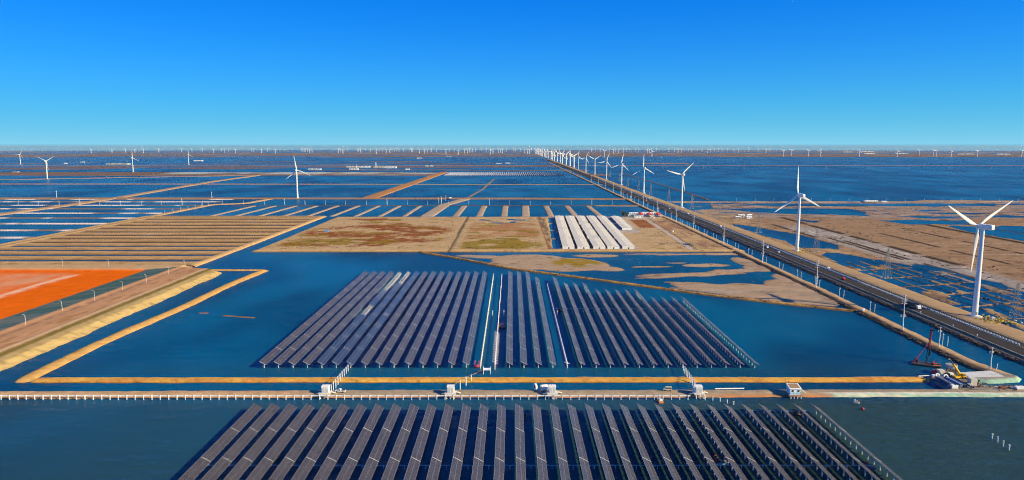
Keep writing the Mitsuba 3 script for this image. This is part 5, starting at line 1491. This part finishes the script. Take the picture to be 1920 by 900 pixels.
CRATES = [(242.0, 371.5, 3.2, 3.2, 3.0, 'cream_roof', 'cream cabin box behind the white rings on the quay'), (236.4, 351.0, 3.4, 2.2, 1.7, 'sheet_white', 'low white crate at the near end of the pipe stack'), (248.9, 355.2, 3.4, 3.0, 3.8, 'cream_roof', 'tall pale box standing alone in front of the crane'),
          (239.6, 373.2, 2.0, 2.0, 2.2, 'red_steel', 'small red box at the back of the quay heap'), (245.6, 352.2, 2.4, 2.0, 1.6, 'grey_bag', 'grey block with a dark hole on the quay'), (244.4, 369.3, 2.0, 2.4, 1.8, 'dark_steel', 'dark machine box between cream cabin and hopper'),
          (247.4, 371.0, 2.6, 2.0, 1.4, 'sheet_white', 'flat white box left of the crane'), (236.8, 368.6, 2.6, 1.6, 1.2, 'white_paint', 'white sack pile on the spit end of the quay'), (262.3, 350.6, 3.4, 1.6, 0.8, 'rust_steel', 'rusty flat crate on the roadward quay'),
          (270.5, 349.6, 4.6, 2.0, 1.2, 'white_paint', 'white sheeted stack far along the quay')]
for x, y, w, d, h, mat, lab in CRATES:
    key = numbered('site_box')
    tag(key, lab, 'box', 'boxes and crates on the quay')
    part(key, 'body', rounded_box(w, d, h, 0.08).apply_translation((x, y, 1.45 + h / 2)), mat, 20)
    part(key, 'lid', box(x, y, 1.45 + h + 0.06, w * 0.98, d * 0.98, 0.12), mat)
key = 'mixing_hopper'; tag(key, 'round grey hopper on legs at the back of the quay heap', 'hopper')
part(key, 'bin', cat([tube((250.8, 376, 3.4), (250.8, 376, 4.8), 1.2, 2.9, 18), tube((250.8, 376, 4.8), (250.8, 376, 6.0), 2.9, n=18)]), 'grey_bag', 30)
part(key, 'rim', tube((250.8, 376, 5.95), (250.8, 376, 6.2), 3.05, n=18), 'grey_roof', 30)
for k in range(4):
    a = math.pi / 4 + k * math.pi / 2
    part(key, 'leg', bar((250.8 + 2.2 * math.cos(a), 376 + 2.2 * math.sin(a), 1.3), (250.8 + 2.4 * math.cos(a), 376 + 2.4 * math.sin(a), 5.0), 0.28), 'dark_steel')
part(key, 'motor', box(252.0, 374.6, 6.5, 1.2, 1.0, 0.9), 'rust_steel')
key = 'mobile_crane'; tag(key, 'yellow mobile crane with raised boom working on the quay', 'crane')
cx, cy = 249.4, 366.4
part(key, 'chassis', box(cx, cy, 2.4, 6.6, 2.6, 0.8, 8), 'yellow_paint')
part(key, 'cab', rounded_box(1.6, 1.5, 1.7, 0.15).apply_translation((cx + 1.5, cy - 0.9, 3.6)), 'yellow_paint', 30)
part(key, 'cab__window', box(cx + 1.5, cy - 1.67, 3.8, 1.1, 0.08, 0.8), 'dark_glass')
part(key, 'turntable', cat([tube((cx, cy, 2.8), (cx, cy, 3.2), 1.2, n=16), box(cx + 0.8, cy + 0.5, 3.6, 2.6, 1.4, 0.9)]), 'yellow_paint', 30)
b0, b1 = np.array((cx + 0.3, cy, 3.6)), np.array((243.0, 366.2, 12.6))
bm = lambda t: b0 * (1 - t) + b1 * t
part(key, 'boom', bar(bm(0), bm(0.66), 0.8), 'yellow_paint'); part(key, 'boom__extension', bar(bm(0.64), bm(0.97), 0.48), 'dark_steel')
part(key, 'boom__tip', bar(bm(0.97), bm(0.97) + (-1.2, 0, 0.1), 0.4), 'grey_roof'); part(key, 'cable', tube(bm(0.97) + (-1.0, 0, 0), (bm(0.97)[0] - 1.0, 366.2, 5.0), 0.05, n=4), 'dark_steel')
for sx in (-2.2, -0.7, 0.9, 2.4):
    for sy in (-1.2, 1.2):
        part(key, 'wheel', tube((cx + sx, cy + sy - 0.2, 2.0), (cx + sx, cy + sy + 0.2, 2.0), 0.55, n=12), 'black_rubber', 30)
key = numbered('site_pipe'); put(key, tube((108, 348.6, 1.9), (123.5, 348.9, 1.9), 0.32, n=10), 'sheet_white', 40); tag(key, 'long thin white pipe lying on the bank past the fourth hut', 'pipe')
key = numbered('site_pipe'); put(key, tube((228, 369.0, 1.7), (238, 369.8, 2.0), 0.26, n=8), 'sheet_white', 40); tag(key, 'thin white pipe lying over the spit end onto the quay', 'pipe')
key = numbered('site_pipe'); put(key, bar((279.2, 379.5, 1.9), (282.6, 383.4, 4.2), 0.22), 'galvanised'); tag(key, 'pale strut leaning beside the pole at the dyke end', 'strut')
key = 'pump_box'; tag(key, 'white box at the corner where the slanting dyke meets the canal dyke', 'box')
part(key, 'body', box(274.6, 521, 2.4, 1.7, 1.6, 2.0), 'white_paint'); part(key, 'lid', box(274.6, 521, 3.46, 1.9, 1.8, 0.12), 'sheet_white')

# ------------------------------------------------------------------ rafts and workboats among the rows
def workboat(x, y, rz, L, W, hullm, topm, label, frame=False):
    key = numbered('workboat')
    tag(key, label, 'boat', None)
    tw = T().translate([x, y, 0]).rotate([0, 0, 1], rz)
    from shapely.geometry import Polygon
    plan = Polygon([(-L / 2, -W / 2), (L * 0.28, -W / 2), (L / 2, -W * 0.12), (L / 2, W * 0.12), (L * 0.28, W / 2), (-L / 2, W / 2)])
    hull = trimesh.creation.extrude_polygon(plan, 0.95, engine='earcut').apply_translation((0, 0, -0.25))
    part(key, 'hull', hull, hullm, tw=tw)
    part(key, 'deck', trimesh.creation.extrude_polygon(plan.buffer(-0.18), 0.05, engine='earcut').apply_translation((0, 0, 0.71)), 'timber', tw=tw)
    part(key, 'cabin', rounded_box(L * 0.22, W * 0.6, 1.1, 0.1).apply_translation((-L * 0.26, 0, 1.3)), topm, 30, tw=tw)
    part(key, 'crate', box(L * 0.08, W * 0.1, 1.0, L * 0.16, W * 0.4, 0.5, 12), 'grey_bag', tw=tw)
    if frame:
        part(key, 'gantry', cat([bar((sx * L * 0.34, sy * W * 0.4, 0.7), (sx * L * 0.34, sy * W * 0.4, 3.2), 0.16) for sx in (-1, 1) for sy in (-1, 1)] + [bar((-L * 0.34, sy * W * 0.4, 3.2), (L * 0.34, sy * W * 0.4, 3.2), 0.16) for sy in (-1, 1)]), topm, tw=tw)


workboat(75.8, 335.3, 95, 5.2, 2.4, 'orange_paint', 'white_paint', 'small orange and white workboat by the pipe bridge before the fourth hut', True)
workboat(-20.9, 391.0, 80, 4.2, 3.0, 'red_steel', 'pink_steel', 'red work raft at the near end of the bare pale rail', True)
workboat(-7.2, 477, 10, 6.0, 4.0, 'dark_steel', 'rust_steel', 'brown work raft halfway along the bare pile comb', True)
workboat(-105, 601, 50, 7.0, 4.0, 'orange_paint', 'rust_steel', 'orange raft among the bare white rafters', True)
workboat(-92.5, 588, 50, 4.0, 2.6, 'red_steel', 'rust_steel', 'small red raft just below the bare white rafters')
workboat(38.6, 527, 5, 6.0, 2.4, 'dark_steel', 'dark_steel', 'black raft at the crossing of the thin pile line and cable tray')
workboat(-98.6, 269.2, 50, 4.2, 1.8, 'dark_steel', 'orange_paint', 'dark small boat between the western rows of the near block')
workboat(86.2, 266.4, 8, 7.4, 2.6, 'light_blue', 'red_steel', 'pale blue workboat beside the cable tray in the near block', True)
workboat(145.6, 262.5, -52, 5.6, 2.2, 'navy', 'red_steel', 'navy and red workboat under the last row of the near block')
workboat(139.0, 317.0, -30, 5.0, 2.4, 'dark_steel', 'rust_steel', 'black raft near the back corner of the near block')
workboat(6.2, 316.0, 85, 5.2, 1.7, 'navy', 'dark_steel', 'dark skiff beside a row behind the third hut')
workboat(175.5, 333.0, -20, 3.0, 1.1, 'grey_bag', 'white_paint', 'tiny grey skiff in the open water below the green sheeting')
key = 'buoy'; put(key, trimesh.creation.icosphere(2, 0.75).apply_translation((174.2, 324.3, 0.35)), 'red_steel', True); tag(key, 'round red buoy in the open grey pond', 'buoy')

# ------------------------------------------------------------------ trees, scrub, stones
def tree(x, y, h, label):
    key = numbered('tree')
    tag(key, label, 'tree', 'dark trees by the red pavilions')
    r = random.Random(int(x * 10))
    part(key, 'trunk', tube((x, y, 0.8), (x, y, 0.8 + h * 0.5), 0.28, 0.14, 7), 'bark', 40)
    ms = []
    for k in range(260):
        a, rr, zz = r.uniform(0, 6.283), h * 0.42 * math.sqrt(r.random()), r.uniform(0.25, 1.0)
        rr *= math.sin(math.pi * min(1, zz * 0.9)) ** 0.6
        p = np.array((x + rr * math.cos(a), y + rr * math.sin(a), 0.8 + h * zz))
        m = trimesh.creation.icosahedron(); m.vertices *= (0.5, 0.5, 0.16)
        m.apply_transform(trimesh.transformations.euler_matrix(r.uniform(0, 3), r.uniform(0, 3), r.uniform(0, 3)))
        ms.append(m.apply_translation(p))
    part(key, 'crown', cat(ms), 'leaf_dark')


for k, (x, y, h) in enumerate([(204, 1248, 7.5), (206.5, 1258, 8.5), (209.5, 1242, 6.5)]):
    tree(x, y, h, ['dark round tree at the yard corner', 'tallest dark tree left of the red pavilions', 'smallest dark tree left of the red pavilions'][k])


def clumps(key, pts, size, mat, label, seed, flat=0.6):
    """Many small tufts or stones as one mesh."""
    r = np.random.default_rng(seed)
    base = trimesh.creation.icosahedron()
    V, F = [], []
    for i, (x, y, z) in enumerate(pts):
        s = size * r.uniform(0.45, 1.25)
        v = base.vertices * (s * r.uniform(0.7, 1.4), s * r.uniform(0.7, 1.4), s * flat * r.uniform(0.6, 1.3)) * r.uniform(0.8, 1.2, (12, 1))
        a = r.uniform(0, 6.28); c, sn = math.cos(a), math.sin(a)
        v = np.stack([v[:, 0] * c - v[:, 1] * sn + x, v[:, 0] * sn + v[:, 1] * c + y, v[:, 2] + z + float(drop(x, y))], 1)
        V.append(v); F.append(base.faces + 12 * i)
    put(key, trimesh.Trimesh(np.vstack(V), np.vstack(F), process=False), mat)
    tag(key, label, kind='stuff')


rs = np.random.default_rng(77)
P = [(rs.uniform(234, 258), rs.uniform(351, 379), rs.uniform(1.4, 2.0)) for k in range(260)] + [(rs.uniform(256, 300), rs.uniform(346, 355), rs.uniform(1.3, 1.7)) for k in range(120)]
clumps('debris', [p for p in P if p[0] > 250 or p[1] < 366 + (p[0] - 232)], 0.5, 'barge_steel', 'dark scrap and spoil strewn over the quay', 4)
P = []
for k in range(900):
    y = 385 + 900 * rs.random() ** 1.6
    P.append((np.interp(y, [368, 392, 430, 463, 540, 610, 760, 900, 1300], [280, 275.5, 275.2, 275.6, 276.8, 277.5, 278, 278, 278]) - rs.uniform(4.0, 6.6), y, rs.uniform(0.2, 1.2)))
for k in range(1100):
    y = 400 + 1000 * rs.random() ** 1.6
    P.append((322 - rs.uniform(13.5, 17.2), y, rs.uniform(0.3, 1.6)))
clumps('rubble', P, 0.95, 'scrub_brown', 'dark broken stones along the canal and causeway banks', 5)
P = []
wl = np.array([(-112, 826), (-82, 800), (-50, 769), (0, 713), (83, 654), (161, 593.5), (218, 556), (276, 524)], float)
ws = np.concatenate([[0], np.cumsum(np.linalg.norm(np.diff(wl, axis=0), axis=1))])
for k in range(700):
    t = rs.random() * ws[-1]
    P.append((np.interp(t, ws, wl[:, 0]) + rs.uniform(-2.4, 2.6), np.interp(t, ws, wl[:, 1]) + rs.uniform(-2.4, 2.6), rs.uniform(0.5, 1.3)))
clumps('scrub', P, 0.8, 'scrub_brown', 'low dark scrub along the slanting dyke', 6)
P = []
for n, x0, x1, y0, y1, s, seed, lim in ((3000, 500, 1200, 1000, 1570, (60, 14), 158, 0.54), (2600, 350, 520, 430, 1100, (10, 30), 161, 0.54)):
    x, y = rs.uniform(x0, x1, n), rs.uniform(y0, y1, n)
    z = h_marsh(x[:, None], y[:, None])[:, 0]
    P += [p for p, ok in zip(np.stack([x, y, z], 1), (z > 0.22) & (N(x, y, s, seed) > lim)) if ok]
clumps('scrub_001', P, 1.2, 'scrub_brown', 'dark salt scrub scattered over the marsh', 8)
P = [(361 + rs.normal(0, 5), 497 + rs.normal(0, 6), rs.uniform(0.9, 1.8)) for k in range(90)] + [(352 + rs.normal(0, 4), 826 + rs.normal(0, 6), rs.uniform(0.9, 1.6)) for k in range(40)]
clumps('reeds', P, 1.0, 'leaf_yellow', 'dry yellow reeds around the feet of the two closest turbines', 9)
P = []
x, y = rs.uniform(-315, 270, 4000), rs.uniform(840, 1225, 4000)
z = h_field(x[:, None], y[:, None])[:, 0]
P = [p for p, ok in zip(np.stack([x, y, z], 1), (N(x, y, (34, 22), 97) > 0.53) & ((x < 46) | (x > 205)) & (z > 0.5)) if ok]
clumps('scrub_002', P, 0.75, 'scrub_brown', 'sparse dark tufts over the tan flat', 10)
